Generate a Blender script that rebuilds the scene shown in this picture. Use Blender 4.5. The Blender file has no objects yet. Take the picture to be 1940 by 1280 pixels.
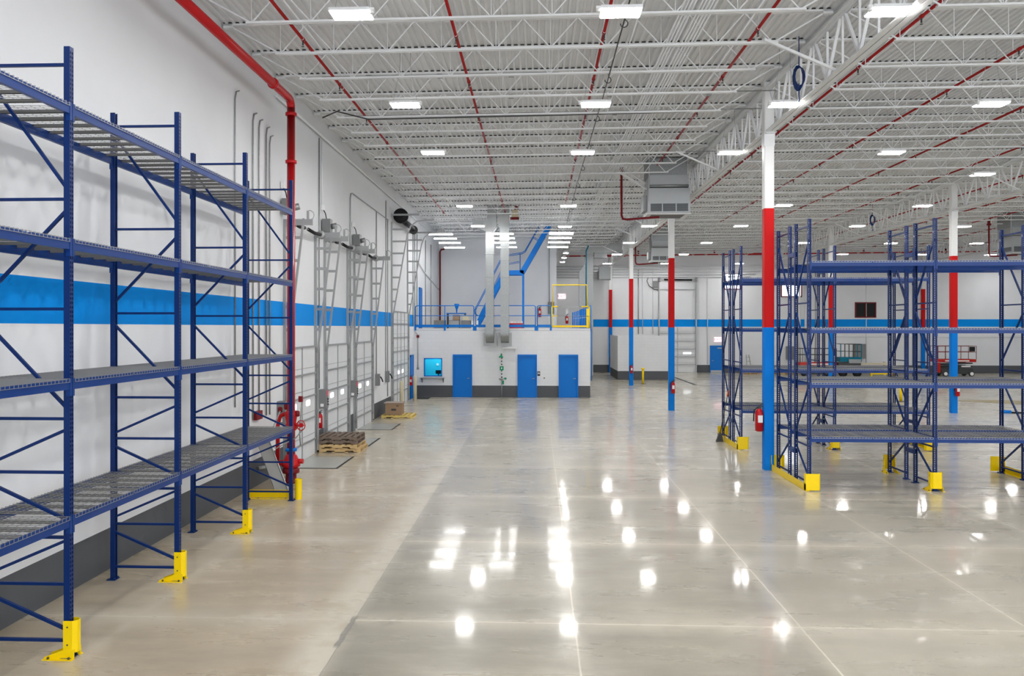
import bpy, math, random
from mathutils import Vector, Matrix, Euler

random.seed(7)
PI = math.pi
sc = bpy.context.scene
COL = sc.collection

# ---------------------------------------------------------------- camera
cam_d = bpy.data.cameras.new('camera')
cam = bpy.data.objects.new('camera', cam_d)
COL.objects.link(cam)
cam.location = (0, 0, 3.75)
cam.rotation_euler = (PI / 2, 0, math.atan(0.045))
cam_d.sensor_width = 36
cam_d.lens = 1500 / 1940 * 36
cam_d.shift_x = 19.5 / 1940
cam_d.shift_y = -20 / 1940
cam_d.clip_end = 300
sc.camera = cam

# ---------------------------------------------------------------- world, exposure
w = bpy.data.worlds.new('world')
sc.world = w
w.use_nodes = True
bg = w.node_tree.nodes['Background']
bg.inputs[0].default_value = (0.93, 0.96, 1.0, 1)
bg.inputs[1].default_value = 2.0
sc.view_settings.view_transform = 'Standard'
sc.view_settings.look = 'None'
sc.view_settings.gamma = 1
sc.view_settings.use_curve_mapping = False
sc.view_settings.exposure = 0.78
sc.cycles.use_denoising = True
sc.cycles.max_bounces = 7
sc.cycles.diffuse_bounces = 4
LAMP = 75.0          # radiance of the LED lenses

# ---------------------------------------------------------------- materials
def node_mat(name):
    m = bpy.data.materials.new(name)
    m.use_nodes = True
    nt = m.node_tree
    return m, nt, nt.nodes['Principled BSDF']

def mat(name, col, rough=0.5, metal=0.0, var=0.06, scale=4.0, bump=0.0, coat=0.0):
    m, nt, p = node_mat(name)
    tc = nt.nodes.new('ShaderNodeTexCoord')
    nz = nt.nodes.new('ShaderNodeTexNoise')
    nz.inputs['Scale'].default_value = scale
    nz.inputs['Detail'].default_value = 3
    nt.links.new(tc.outputs['Object'], nz.inputs['Vector'])
    mx = nt.nodes.new('ShaderNodeMix'); mx.data_type = 'RGBA'
    c = Vector(col)
    mx.inputs['A'].default_value = (*(c * (1 - var)), 1)
    mx.inputs['B'].default_value = (*[min(1, v) for v in (c * (1 + var))], 1)
    nt.links.new(nz.outputs['Fac'], mx.inputs['Factor'])
    nt.links.new(mx.outputs['Result'], p.inputs['Base Color'])
    p.inputs['Roughness'].default_value = rough
    p.inputs['Specular IOR Level'].default_value = 0.5 if metal else 0.2
    p.inputs['Metallic'].default_value = metal
    p.inputs['Coat Weight'].default_value = coat
    if bump:
        b = nt.nodes.new('ShaderNodeBump'); b.inputs['Strength'].default_value = bump
        nt.links.new(nz.outputs['Fac'], b.inputs['Height'])
        nt.links.new(b.outputs['Normal'], p.inputs['Normal'])
    return m

def emis(name, col, s):
    m, nt, p = node_mat(name)
    p.inputs['Base Color'].default_value = (0.8, 0.8, 0.8, 1)
    p.inputs['Emission Color'].default_value = (*col, 1)
    p.inputs['Emission Strength'].default_value = s
    return m

def math_node(nt, op, a, b=None, c=None, clamp=False):
    n = nt.nodes.new('ShaderNodeMath'); n.operation = op; n.use_clamp = clamp
    for i, v in enumerate((a, b, c)):
        if v is None: continue
        if isinstance(v, (int, float)): n.inputs[i].default_value = v
        else: nt.links.new(v, n.inputs[i])
    return n.outputs[0]

def mixc(nt, f, a, b, mode='MIX'):
    n = nt.nodes.new('ShaderNodeMix'); n.data_type = 'RGBA'; n.blend_type = mode
    for k, v in (('Factor', f), ('A', a), ('B', b)):
        if isinstance(v, (int, float)): n.inputs[k].default_value = v
        elif isinstance(v, tuple): n.inputs[k].default_value = (*v, 1)
        else: nt.links.new(v, n.inputs[k])
    return n.outputs['Result']

WHITE = (0.74, 0.755, 0.785)
BLUE_BAND = (0.0, 0.26, 0.78)
DADO = (0.10, 0.105, 0.115)

def banded(name, bands, rough=0.5, block=False, coords='Object', mask=False):
    """paint in horizontal bands: bands = [(z from which it starts, colour), ...]"""
    m, nt, p = node_mat(name)
    tc = nt.nodes.new('ShaderNodeTexCoord')
    sp = nt.nodes.new('ShaderNodeSeparateXYZ')
    nt.links.new(tc.outputs[coords], sp.inputs[0])
    z = sp.outputs['Z']
    cur = bands[0][1]
    for zz, c in bands[1:]:
        cur = mixc(nt, math_node(nt, 'GREATER_THAN', z, zz), cur, c)
    if mask:      # the blue band stops where the mezzanine begins
        on = math_node(nt, 'MAXIMUM', math_node(nt, 'LESS_THAN', sp.outputs['Y'], 42.4), math_node(nt, 'GREATER_THAN', sp.outputs['X'], 4.4))
        up = math_node(nt, 'GREATER_THAN', z, 0.64)
        cur = mixc(nt, math_node(nt, 'MULTIPLY', math_node(nt, 'SUBTRACT', 1.0, on), up), cur, WHITE)
    nz = nt.nodes.new('ShaderNodeTexNoise'); nz.inputs['Scale'].default_value = 0.7
    nz.inputs['Detail'].default_value = 6
    nt.links.new(tc.outputs[coords], nz.inputs['Vector'])
    f = math_node(nt, 'MULTIPLY_ADD', nz.outputs['Fac'], 0.14, 0.93)
    hsv = nt.nodes.new('ShaderNodeHueSaturation')
    nt.links.new(f, hsv.inputs['Value']); nt.links.new(cur, hsv.inputs['Color'])
    out = hsv.outputs[0]
    bump = nt.nodes.new('ShaderNodeBump'); bump.inputs['Strength'].default_value = 0.08
    if block:
        cb = nt.nodes.new('ShaderNodeCombineXYZ')
        xy = math_node(nt, 'ADD', sp.outputs['X'], sp.outputs['Y'])
        nt.links.new(xy, cb.inputs[0]); nt.links.new(z, cb.inputs[1])
        br = nt.nodes.new('ShaderNodeTexBrick')
        br.inputs['Scale'].default_value = 1.0
        br.inputs['Brick Width'].default_value = 0.42
        br.inputs['Row Height'].default_value = 0.21
        br.inputs['Mortar Size'].default_value = 0.006
        br.inputs['Color1'].default_value = (1, 1, 1, 1); br.inputs['Color2'].default_value = (0.985, 0.985, 0.985, 1)
        br.inputs['Mortar'].default_value = (0.92, 0.92, 0.92, 1)
        nt.links.new(cb.outputs[0], br.inputs['Vector'])
        out = mixc(nt, 1.0, out, br.outputs['Color'], 'MULTIPLY')
        nt.links.new(br.outputs['Color'], bump.inputs['Height'])
    else:
        n2 = nt.nodes.new('ShaderNodeTexNoise'); n2.inputs['Scale'].default_value = 25
        nt.links.new(tc.outputs[coords], n2.inputs['Vector'])
        nt.links.new(n2.outputs['Fac'], bump.inputs['Height'])
    nt.links.new(bump.outputs['Normal'], p.inputs['Normal'])
    nt.links.new(out, p.inputs['Base Color'])
    p.inputs['Roughness'].default_value = rough + 0.15
    p.inputs['Specular IOR Level'].default_value = 0.12
    return m

def floor_mat():
    m, nt, p = node_mat('polished_concrete')
    tc = nt.nodes.new('ShaderNodeTexCoord')
    sp = nt.nodes.new('ShaderNodeSeparateXYZ')
    nt.links.new(tc.outputs['Object'], sp.inputs[0])
    X, Y = sp.outputs['X'], sp.outputs['Y']
    def noise(scale, sx=1, sy=1, detail=6, rough=0.6, off=0):
        mp = nt.nodes.new('ShaderNodeMapping')
        mp.inputs['Scale'].default_value = (sx, sy, 1)
        mp.inputs['Location'].default_value = (off, off * 2, 0)
        nt.links.new(tc.outputs['Object'], mp.inputs['Vector'])
        n = nt.nodes.new('ShaderNodeTexNoise')
        n.inputs['Scale'].default_value = scale; n.inputs['Detail'].default_value = detail
        n.inputs['Roughness'].default_value = rough
        nt.links.new(mp.outputs[0], n.inputs['Vector'])
        return n.outputs['Fac']
    def ramp(v, lo, hi):
        n = nt.nodes.new('ShaderNodeMapRange'); n.clamp = True
        nt.links.new(v, n.inputs[0])
        n.inputs['From Min'].default_value = lo; n.inputs['From Max'].default_value = hi
        return n.outputs[0]
    big = noise(0.5, 0.7, 1.1, 6, 0.62)
    streak = noise(1.0, 0.45, 1.5, 6, 0.6, 3)
    fine = noise(4, 0.5, 1.6, 9, 0.72, 9)
    left = ramp(X, -2.30, -2.42)
    grey = (0.27, 0.247, 0.195); warm = (0.41, 0.340, 0.240)
    base = mixc(nt, left, grey, warm)
    base = mixc(nt, ramp(big, 0.38, 0.62), base, mixc(nt, left, (0.385, 0.355, 0.285), (0.50, 0.425, 0.31)))
    base = mixc(nt, math_node(nt, 'MULTIPLY', ramp(streak, 0.46, 0.8), 0.55), base, (0.20, 0.178, 0.145))
    base = mixc(nt, math_node(nt, 'MULTIPLY', ramp(fine, 0.48, 0.85), 0.16), base, (0.62, 0.60, 0.54))
    base = mixc(nt, math_node(nt, 'MULTIPLY', ramp(fine, 0.52, 0.2), 0.16), base, (0.24, 0.22, 0.19))
    # lighter, warmer slab tone on the right; reflected brightness painted in towards the back
    slab_sheen = math_node(nt, 'MAXIMUM', math_node(nt, 'MULTIPLY', ramp(X, 3.0, 3.6), 0.35), math_node(nt, 'MULTIPLY', ramp(Y, 18, 27), 0.75))
    base = mixc(nt, slab_sheen, base, (0.56, 0.52, 0.42))
    # darker streaks on the slab under the right-hand racks
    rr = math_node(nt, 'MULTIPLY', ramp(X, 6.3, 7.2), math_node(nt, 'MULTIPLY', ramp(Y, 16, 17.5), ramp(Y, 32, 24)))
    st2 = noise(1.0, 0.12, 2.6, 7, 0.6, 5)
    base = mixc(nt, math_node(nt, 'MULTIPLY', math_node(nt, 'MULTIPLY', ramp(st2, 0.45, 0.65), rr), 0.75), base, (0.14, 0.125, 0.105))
    # saw-cut joints
    wob = math_node(nt, 'MULTIPLY', math_node(nt, 'SUBTRACT', noise(3, 1, 1, 2, 0.5, 2), 0.5), 0.02)
    def joint(coord, origin, pitch):
        a = math_node(nt, 'ADD', math_node(nt, 'SUBTRACT', coord, origin), wob)
        b = math_node(nt, 'DIVIDE', a, pitch)
        fr = math_node(nt, 'FRACT', math_node(nt, 'ADD', b, 0.5))
        return math_node(nt, 'MULTIPLY', math_node(nt, 'ABSOLUTE', math_node(nt, 'SUBTRACT', fr, 0.5)), pitch)
    dx = joint(X, 0.47, 2.82); dy = joint(Y, 10.06, 3.76)
    lx = math_node(nt, 'MULTIPLY', ramp(dx, 0.016, 0.005), ramp(X, -3.0, -2.9))
    ly = math_node(nt, 'MULTIPLY', ramp(dy, 0.018, 0.006), math_node(nt, 'MULTIPLY_ADD', ramp(X, -2.4, -2.35), 0.5, 0.5))
    line = math_node(nt, 'MAXIMUM', lx, ly)
    breakup = ramp(noise(2.2, 1, 1, 3, 0.6, 7), 0.25, 0.5)
    halo = math_node(nt, 'MAXIMUM', math_node(nt, 'MULTIPLY', ramp(dy, 0.40, 0.0), 0.6), math_node(nt, 'MULTIPLY', ramp(dx, 0.18, 0.0), 0.4))
    apron = math_node(nt, 'MULTIPLY', ramp(X, -2.95, -2.5), ramp(X, -2.34, -2.38))
    halo = math_node(nt, 'MAXIMUM', halo, math_node(nt, 'MULTIPLY', apron, 1.3, clamp=True))
    base = mixc(nt, math_node(nt, 'MULTIPLY', math_node(nt, 'MULTIPLY', ramp(X, -1.3, -2.3), ramp(X, -2.40, -2.36)), 0.35), base, (0.19, 0.175, 0.145))
    base = mixc(nt, math_node(nt, 'MULTIPLY', halo, breakup), base, (0.56, 0.515, 0.42))
    base = mixc(nt, math_node(nt, 'MULTIPLY', line, 0.75), base, (0.70, 0.655, 0.55))
    # dark edge on the main construction joint and two patched cracks
    e = math_node(nt, 'ABSOLUTE', math_node(nt, 'ADD', math_node(nt, 'SUBTRACT', X, -2.345), wob))
    base = mixc(nt, math_node(nt, 'MULTIPLY', ramp(e, 0.012, 0.004), 0.6), base, (0.16, 0.15, 0.13))
    cr = math_node(nt, 'ABSOLUTE', math_node(nt, 'ADD', math_node(nt, 'SUBTRACT', X, -2.36), math_node(nt, 'MULTIPLY', wob, 5)))
    crm = math_node(nt, 'MULTIPLY', ramp(cr, 0.05, 0.03), math_node(nt, 'MULTIPLY', ramp(Y, 9.15, 9.25), ramp(Y, 10.25, 10.1)))
    base = mixc(nt, math_node(nt, 'MULTIPLY', crm, 0.8), base, (0.2, 0.19, 0.165))
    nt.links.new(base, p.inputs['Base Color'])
    r = math_node(nt, 'MULTIPLY_ADD', ramp(streak, 0.3, 0.8), 0.12, 0.24)
    nt.links.new(r, p.inputs['Roughness'])
    p.inputs['Specular IOR Level'].default_value = 0.3
    gl = math_node(nt, 'MULTIPLY_ADD', ramp(streak, 0.75, 0.3), 0.30, 0.25)
    gl = math_node(nt, 'SUBTRACT', gl, math_node(nt, 'MULTIPLY', left, 0.10))
    nt.links.new(gl, p.inputs['Coat Weight'])
    cr_ = math_node(nt, 'ADD', math_node(nt, 'MULTIPLY_ADD', ramp(fine, 0.35, 0.8), 0.09, 0.04), math_node(nt, 'MULTIPLY', left, 0.05))
    nt.links.new(cr_, p.inputs['Coat Roughness'])
    p.inputs['Coat IOR'].default_value = 1.5
    b = nt.nodes.new('ShaderNodeBump'); b.inputs['Strength'].default_value = 0.05; b.inputs['Distance'].default_value = 0.02
    nt.links.new(noise(1.6, 0.5, 2.2, 4, 0.5, 11), b.inputs['Height'])
    nt.links.new(b.outputs['Normal'], p.inputs['Normal'])
    return m

M = dict(
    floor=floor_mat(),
    wall=banded('painted_wall', [(0, DADO), (0.64, WHITE), (3.80, BLUE_BAND), (4.42, WHITE)], mask=True),
    office=banded('painted_block', [(0, DADO), (0.63, WHITE)], block=True),
    plainwall=banded('plain_white_wall', [(0, WHITE), (0.1, WHITE)]),
    column=banded('column_paint', [(0, (0.0, 0.185, 0.66)), (3.75, (0.50, 0.006, 0.007)), (6.88, (0.75, 0.755, 0.76))], rough=0.35),
    deck=mat('white_painted_deck', (0.72, 0.735, 0.755), 0.55),
    steel_white=mat('white_painted_steel', (0.73, 0.745, 0.76), 0.5),
    navy=mat('blue_rack_paint', (0.002, 0.021, 0.118), 0.4, coat=0.08, var=0.12),
    navy_beam=mat('blue_beam_paint', (0.003, 0.033, 0.175), 0.4, coat=0.15, var=0.12),
    zinc=mat('zinc_wire', (0.38, 0.38, 0.375), 0.4, 0.75),
    galv=mat('galvanised_sheet', (0.30, 0.315, 0.32), 0.42, 0.7, var=0.25, scale=14),
    galv_dull=mat('dull_grey_steel', (0.36, 0.37, 0.375), 0.45, 0.5),
    hvac=mat('grey_unit_panel', (0.36, 0.375, 0.385), 0.45, 0.35),
    louvre=mat('dark_louvre', (0.08, 0.09, 0.10), 0.5, 0.3),
    yellow=mat('safety_yellow', (0.88, 0.62, 0.0), 0.4, coat=0.15, var=0.04),
    redline=mat('red_branch_pipe_paint', (0.33, 0.014, 0.014), 0.4),
    red=mat('red_pipe_paint', (0.44, 0.006, 0.010), 0.32, coat=0.2),
    darkred=mat('dark_red_iron', (0.17, 0.010, 0.014), 0.45),
    blue=mat('blue_door_paint', (0.0, 0.165, 0.60), 0.4, coat=0.0, var=0.03),
    black=mat('black_rubber', (0.012, 0.012, 0.014), 0.5),
    dark=mat('dark_steel', (0.055, 0.057, 0.06), 0.5, 0.4),
    boxgrey=mat('grey_enclosure', (0.20, 0.205, 0.21), 0.45),
    doorpanel=mat('white_door_panel', (0.70, 0.715, 0.735), 0.4),
    oldwood=mat('weathered_wood', (0.19, 0.145, 0.115), 0.8, var=0.35, scale=9, bump=0.2),
    channel=mat('grey_deck_channel', (0.17, 0.17, 0.165), 0.45, 0.4),
    flute_dark=mat('dark_flute_fill', (0.05, 0.05, 0.052), 0.7),
    wood=mat('pale_pallet_wood', (0.58, 0.41, 0.20), 0.75, var=0.25, scale=7, bump=0.15),
    yellowwood=mat('yellow_pallet_wood', (0.70, 0.53, 0.17), 0.7, var=0.15, scale=7),
    card=mat('brown_cardboard', (0.33, 0.22, 0.14), 0.8),
    cream=mat('cream_paint', (0.62, 0.56, 0.40), 0.5),
    green=mat('safety_green', (0.0, 0.25, 0.11), 0.4),
    white=mat('white_plastic', (0.8, 0.8, 0.8), 0.4),
    teal=mat('teal_office_wall', (0.03, 0.46, 0.58), 0.5),
    tealpaint=mat('teal_lift_paint', (0.0, 0.14, 0.22), 0.4),
    concrete=mat('concrete_plate', (0.42, 0.43, 0.41), 0.25),
    tan=mat('tan_mat', (0.33, 0.28, 0.17), 0.6),
    lens=emis('led_lens', (1.0, 0.985, 0.96), LAMP),
    striplens=emis('strip_lens', (1.0, 0.99, 0.97), LAMP * 0.32),
    daylight=emis('daylit_pane', (0.92, 0.96, 1.0), 2.2),
    exitglow=emis('exit_glow', (1.0, 0.55, 0.62), 1.2),
    pink=mat('pink_red_label', (0.75, 0.06, 0.12), 0.5),
    orange=mat('orange_plastic', (0.75, 0.10, 0.01), 0.5),
)
def glass_mat():
    m, nt, p = node_mat('window_glass')
    p.inputs['Base Color'].default_value = (0.75, 0.92, 1, 1)
    p.inputs['Roughness'].default_value = 0.03
    p.inputs['Transmission Weight'].default_value = 1.0
    p.inputs['IOR'].default_value = 1.1
    return m
M['glass'] = glass_mat()

# ---------------------------------------------------------------- mesh builder
class MB:
    def __init__(s):
        s.v = []; s.f = []; s.mi = []; s.sm = []; s.cur = 0
    def add(s, vs, fs, smooth=False):
        o = len(s.v); s.v += [tuple(p) for p in vs]
        for f in fs:
            s.f.append([i + o for i in f]); s.mi.append(s.cur); s.sm.append(smooth)
        return s
    def box(s, x0, x1, y0, y1, z0, z1):
        return s.add([(x0, y0, z0), (x1, y0, z0), (x1, y1, z0), (x0, y1, z0), (x0, y0, z1), (x1, y0, z1), (x1, y1, z1), (x0, y1, z1)],
                     [(0, 3, 2, 1), (4, 5, 6, 7), (0, 1, 5, 4), (1, 2, 6, 5), (2, 3, 7, 6), (3, 0, 4, 7)])
    def quad(s, a, b, c, d):
        return s.add([a, b, c, d], [(0, 1, 2, 3)])
    def bar(s, p, q, w, h=None, up=(0, 0, 1)):
        p = Vector(p); q = Vector(q); h = h or w
        d = (q - p).normalized(); u = Vector(up)
        if abs(d.dot(u)) > 0.98: u = Vector((0, 1, 0))
        a = d.cross(u).normalized() * (w / 2); b = a.cross(d).normalized() * (h / 2)
        vs = [p - a - b, p + a - b, p + a + b, p - a + b, q - a - b, q + a - b, q + a + b, q - a + b]
        return s.add(vs, [(0, 3, 2, 1), (4, 5, 6, 7), (0, 1, 5, 4), (1, 2, 6, 5), (2, 3, 7, 6), (3, 0, 4, 7)])
    def tube(s, pts, r, n=8, caps=True):
        pts = [Vector(p) for p in pts]
        o = len(s.v); ref = None
        for i, p in enumerate(pts):
            d = (pts[min(i + 1, len(pts) - 1)] - pts[max(i - 1, 0)]).normalized()
            if ref is None:
                ref = d.cross(Vector((0, 0, 1)))
                if ref.length < 0.1: ref = d.cross(Vector((1, 0, 0)))
            ref = (ref - d * ref.dot(d)).normalized(); b = d.cross(ref)
            rr = r[i] if isinstance(r, (list, tuple)) else r
            for k in range(n):
                a = 2 * PI * k / n
                s.v.append(tuple(p + (ref * math.cos(a) + b * math.sin(a)) * rr))
        for i in range(len(pts) - 1):
            for k in range(n):
                k2 = (k + 1) % n
                s.f.append([o + i * n + k, o + i * n + k2, o + (i + 1) * n + k2, o + (i + 1) * n + k]); s.mi.append(s.cur); s.sm.append(True)
        if caps:
            s.f.append([o + k for k in range(n)][::-1]); s.mi.append(s.cur); s.sm.append(False)
            s.f.append([o + (len(pts) - 1) * n + k for k in range(n)]); s.mi.append(s.cur); s.sm.append(False)
        return s
    def lathe(s, prof, c, n=16, axis='z'):
        # prof: list of (r, h)
        o = len(s.v)
        for r, h in prof:
            for k in range(n):
                a = 2 * PI * k / n; x, y = r * math.cos(a), r * math.sin(a)
                if axis == 'z': q = (c[0] + x, c[1] + y, c[2] + h)
                elif axis == 'x': q = (c[0] + h, c[1] + x, c[2] + y)
                else: q = (c[0] + x, c[1] + h, c[2] + y)
                s.v.append(q)
        for i in range(len(prof) - 1):
            for k in range(n):
                k2 = (k + 1) % n
                s.f.append([o + i * n + k, o + i * n + k2, o + (i + 1) * n + k2, o + (i + 1) * n + k]); s.mi.append(s.cur); s.sm.append(True)
        s.f.append([o + k for k in range(n)][::-1]); s.mi.append(s.cur); s.sm.append(False)
        s.f.append([o + (len(prof) - 1) * n + k for k in range(n)]); s.mi.append(s.cur); s.sm.append(False)
        return s
    def prism(s, poly, a0, a1, plane='xz'):
        # poly in the given plane, extruded along the remaining axis from a0 to a1
        n = len(poly)
        def P(u, v, a):
            return (u, a, v) if plane == 'xz' else ((a, u, v) if plane == 'yz' else (u, v, a))
        vs = [P(u, v, a0) for u, v in poly] + [P(u, v, a1) for u, v in poly]
        fs = [tuple(range(n)), tuple(range(2 * n - 1, n - 1, -1))]
        fs += [(i, i + n, (i + 1) % n + n, (i + 1) % n) for i in range(n)]
        return s.add(vs, fs)

def arc(c, r, a0, a1, n, plane='xz'):
    out = []
    for i in range(n + 1):
        a = a0 + (a1 - a0) * i / n; u, v = r * math.cos(a), r * math.sin(a)
        out.append((c[0] + u, c[1], c[2] + v) if plane == 'xz' else ((c[0], c[1] + u, c[2] + v) if plane == 'yz' else (c[0] + u, c[1] + v, c[2])))
    return out

def wloc(p):
    v = Vector((0, 0, 0))
    while p: v += p.location; p = p.parent
    return v

def obj(name, mb, mats, parent=None, local=False, origin=None, label=None):
    """link the builder's geometry as one object; geometry is in world space unless local"""
    me = bpy.data.meshes.new(name)
    off = Vector((0, 0, 0))
    if parent and not local: off = wloc(parent)
    if origin: off = Vector(origin)
    vs = [(v[0] - off.x, v[1] - off.y, v[2] - off.z) for v in mb.v]
    me.from_pydata(vs, [], mb.f)
    me.polygons.foreach_set('material_index', mb.mi)
    me.polygons.foreach_set('use_smooth', mb.sm)
    for m in (mats if isinstance(mats, (list, tuple)) else [mats]): me.materials.append(M[m] if isinstance(m, str) else m)
    me.update()
    o = bpy.data.objects.new(name, me); COL.objects.link(o)
    if origin and not parent: o.location = off
    if parent: o.parent = parent
    if label: o['label'] = label
    return o

def tag(o, label, cat, group=None):
    o['label'] = label; o['category'] = cat
    if group: o['group'] = group
    return o

def thing(name, label, cat, loc=(0, 0, 0), group=None, rotz=0):
    o = bpy.data.objects.new(name, None); COL.objects.link(o)
    o.location = loc; o.rotation_euler = (0, 0, rotz); o.empty_display_size = 0.2
    return tag(o, label, cat, group)

def struct(name, mb, m, parent=None):
    o = obj(name, mb, m, parent)
    if not parent: o['kind'] = 'structure'
    return o

def dup(o, parent=None):
    c = o.copy(); COL.objects.link(c); c.parent = parent
    for ch in [x for x in kids.get(o.name, [])]: dup(ch, c)
    return c
kids = {}
def register(root):
    """remember a prototype's tree so that copies are quick"""
    for x in list(bpy.data.objects):
        if x.parent: kids.setdefault(x.parent.name, [])
    for x in list(bpy.data.objects):
        if x.parent and x not in kids[x.parent.name]: kids[x.parent.name].append(x)

ORD = ['first', 'second', 'third', 'fourth', 'fifth', 'sixth', 'seventh', 'eighth', 'ninth', 'tenth', 'eleventh', 'twelfth', 'thirteenth', 'fourteenth', 'fifteenth',
       'sixteenth', 'seventeenth', 'eighteenth', 'nineteenth', 'twentieth', 'twenty-first', 'twenty-second', 'twenty-third', 'twenty-fourth', 'twenty-fifth', 'twenty-sixth',
       'twenty-seventh', 'twenty-eighth', 'twenty-ninth', 'thirtieth', 'thirty-first', 'thirty-second', 'thirty-third', 'thirty-fourth']

# ================================================================ SETTING
XL, YB, XR, Y0 = -6.64, 66.4, 43.0, -9.0
SL = 0.007                                # roof slope across the hall
def roof(x): return 10.12 + SL * (x - XL)

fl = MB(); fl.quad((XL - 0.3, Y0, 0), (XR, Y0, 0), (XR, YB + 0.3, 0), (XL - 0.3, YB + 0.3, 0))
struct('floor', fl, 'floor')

# corrugated roof deck, ribs running away from the front
dk = MB(); x = XL - 0.2; vs = []
while x < XR:
    for dx_, dz_ in ((0, 0), (0.045, 0), (0.06, 0.04), (0.137, 0.04)):
        vs.append((x + dx_, roof(x + dx_) + dz_))
    x += 0.1524
n = len(vs)
allv = [(a, Y0, b) for a, b in vs] + [(a, YB + 0.2, b) for a, b in vs]
dk.add(allv, [(i, i + 1, i + 1 + n, i + n) for i in range(n - 1)])
struct('ceiling', dk, 'deck')

wl = MB(); wl.box(XL - 0.25, XL, Y0, YB, 0, 10.12); struct('wall_left', wl, 'wall')
wf = MB(); wf.box(XL, XR, YB, YB + 0.25, 0, 10.5); struct('wall_far', wf, 'wall')
wr = MB(); wr.box(XR, XR + 0.25, Y0, YB, 0, 10.5); struct('wall_right', wr, 'wall')

# ---- office block with the mezzanine on top
OY = 42.45; OX = 2.82; OZ = 3.70
wx0, wx1, wz0, wz1 = -6.10, -5.12, 1.12, 2.10       # transaction window opening
of = MB()
of.box(XL, wx0, OY, OY + 0.2, 0, OZ - 0.0)
of.box(wx1, OX, OY, OY + 0.2, 0, OZ)
of.box(wx0, wx1, OY, OY + 0.2, 0, wz0)
of.box(wx0, wx1, OY, OY + 0.2, wz1, OZ)
of.box(OX - 0.2, OX, OY + 0.2, 53.0, 0, OZ)
struct('wall_office_front', of, 'office')
ms = MB(); ms.box(XL, OX, OY + 0.2, 53.0, OZ - 0.2, OZ); struct('floor_mezzanine', ms, 'concrete')
lg = MB(); lg.box(XL, OX + 0.01, OY - 0.012, OY, OZ - 0.10, OZ - 0.085); struct('trim_1', lg, 'galv_dull')
bw = MB(); bw.box(XL, 1.26, 53.0, 53.25, 0, 10.16); struct('wall_mezzanine_back', bw, 'plainwall')
bw2 = MB(); bw2.box(0.70, 1.28, 52.93, 53.0, OZ, 10.16); struct('trim_2', bw2, 'plainwall')
ir = MB()
ir.box(wx0 - 0.7, wx1 + 0.8, OY + 2.0, OY + 2.05, 0.3, 2.9)
ir.box(wx0 - 0.52, wx0 - 0.47, OY + 0.2, OY + 2.0, 0.3, 2.9)
ir.box(wx1 + 0.5, wx1 + 0.55, OY + 0.2, OY + 2.0, 0.3, 2.9)
ir.box(wx0 - 0.5, wx1 + 0.5, OY + 0.2, OY + 2.0, 0.3, 0.35)
ir.box(wx0 - 0.5, wx1 + 0.5, OY + 0.2, OY + 2.0, 2.85, 2.9)
struct('wall_office_inner', ir, 'teal')

win = MB()
for a in ((wx0, wx0 + 0.05, wz0, wz1), (wx1 - 0.05, wx1, wz0, wz1), (wx0, wx1, wz0, wz0 + 0.05), (wx0, wx1, wz1 - 0.05, wz1)):
    win.box(a[0], a[1], OY - 0.03, OY + 0.08, a[2], a[3])
w1 = struct('window_1', win, 'blue')
struct('glass', MB().box(wx0 + 0.05, wx1 - 0.05, OY + 0.01, OY + 0.02, wz0 + 0.05, wz1 - 0.05), 'glass', w1)

# things inside the office behind the window, with an added panel to light them
t = MB().box(-6.0, -5.2, OY + 1.0, OY + 1.25, 2.78, 2.84); o = obj('added_panel_light', t, 'striplens', origin=(-5.6, OY + 1.1, 2.78)); tag(o, 'added glowing panel lighting the office behind the blue-framed window', 'light')
mo = thing('monitor', 'small black computer monitor inside the office window, lower right corner', 'monitor', (-5.4, OY + 0.6, 0.35))
obj('screen', MB().box(-5.55, -5.25, OY + 0.55, OY + 0.58, 1.22, 1.42), 'black', mo)
obj('stand', MB().box(-5.43, -5.37, OY + 0.58, OY + 0.64, 0.35, 1.24), 'black', mo)
ck = MB(); ck.lathe([(0.07, 0), (0.07, 0.03)], (-5.62, OY + 1.96, 1.66), 16, 'y'); o = obj('wall_clock', ck, 'white', origin=(-5.62, OY + 1.96, 1.66)); tag(o, 'round white clock on the teal office wall behind the window', 'clock')

# ---- doors of the office block
def office_door(n, x0, x1, recess):
    z1 = 2.30; f = 0.065
    mb = MB()
    mb.box(x0, x0 + f, OY - 0.08, OY + 0.02, 0, z1); mb.box(x1 - f, x1, OY - 0.08, OY + 0.02, 0, z1); mb.box(x0 + f, x1 - f, OY - 0.08, OY + 0.02, z1 - 0.1, z1)
    d = struct('door_%d' % n, mb, 'blue')
    lf = struct('door_leaf', MB().box(x0 + f, x1 - f, OY - 0.02 + recess, OY + 0.0, 0.01, z1 - 0.1), 'blue', d)
    h = MB(); hx = x1 - f - 0.09
    h.lathe([(0.03, 0), (0.03, -0.03), (0.012, -0.035), (0.012, -0.06)], (hx, OY - 0.02 + recess, 1.02), 12, 'y')
    h.bar((hx, OY - 0.075, 1.02), (hx - 0.11, OY - 0.075, 1.02), 0.022)
    struct('door_handle', h, 'galv', d)
    hg = MB()
    for z in (0.3, 1.1, 1.9): hg.box(x0 + f - 0.01, x0 + f + 0.01, OY - 0.035, OY - 0.02, z, z + 0.1)
    struct('hinge', hg, 'blue', d)
office_door(1, -4.54, -3.50, 0.0)
office_door(2, -1.06, -0.02, 0.0)
office_door(3, 1.14, 2.18, 0.0)

# ---- freestanding block partition
pw = MB(); pw.box(5.75, 9.45, 57.0, 57.2, 0, 3.16); pw.box(5.75, 5.95, 57.2, 62.8, 0, 3.16)
struct('wall_partition', pw, 'office')

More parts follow.
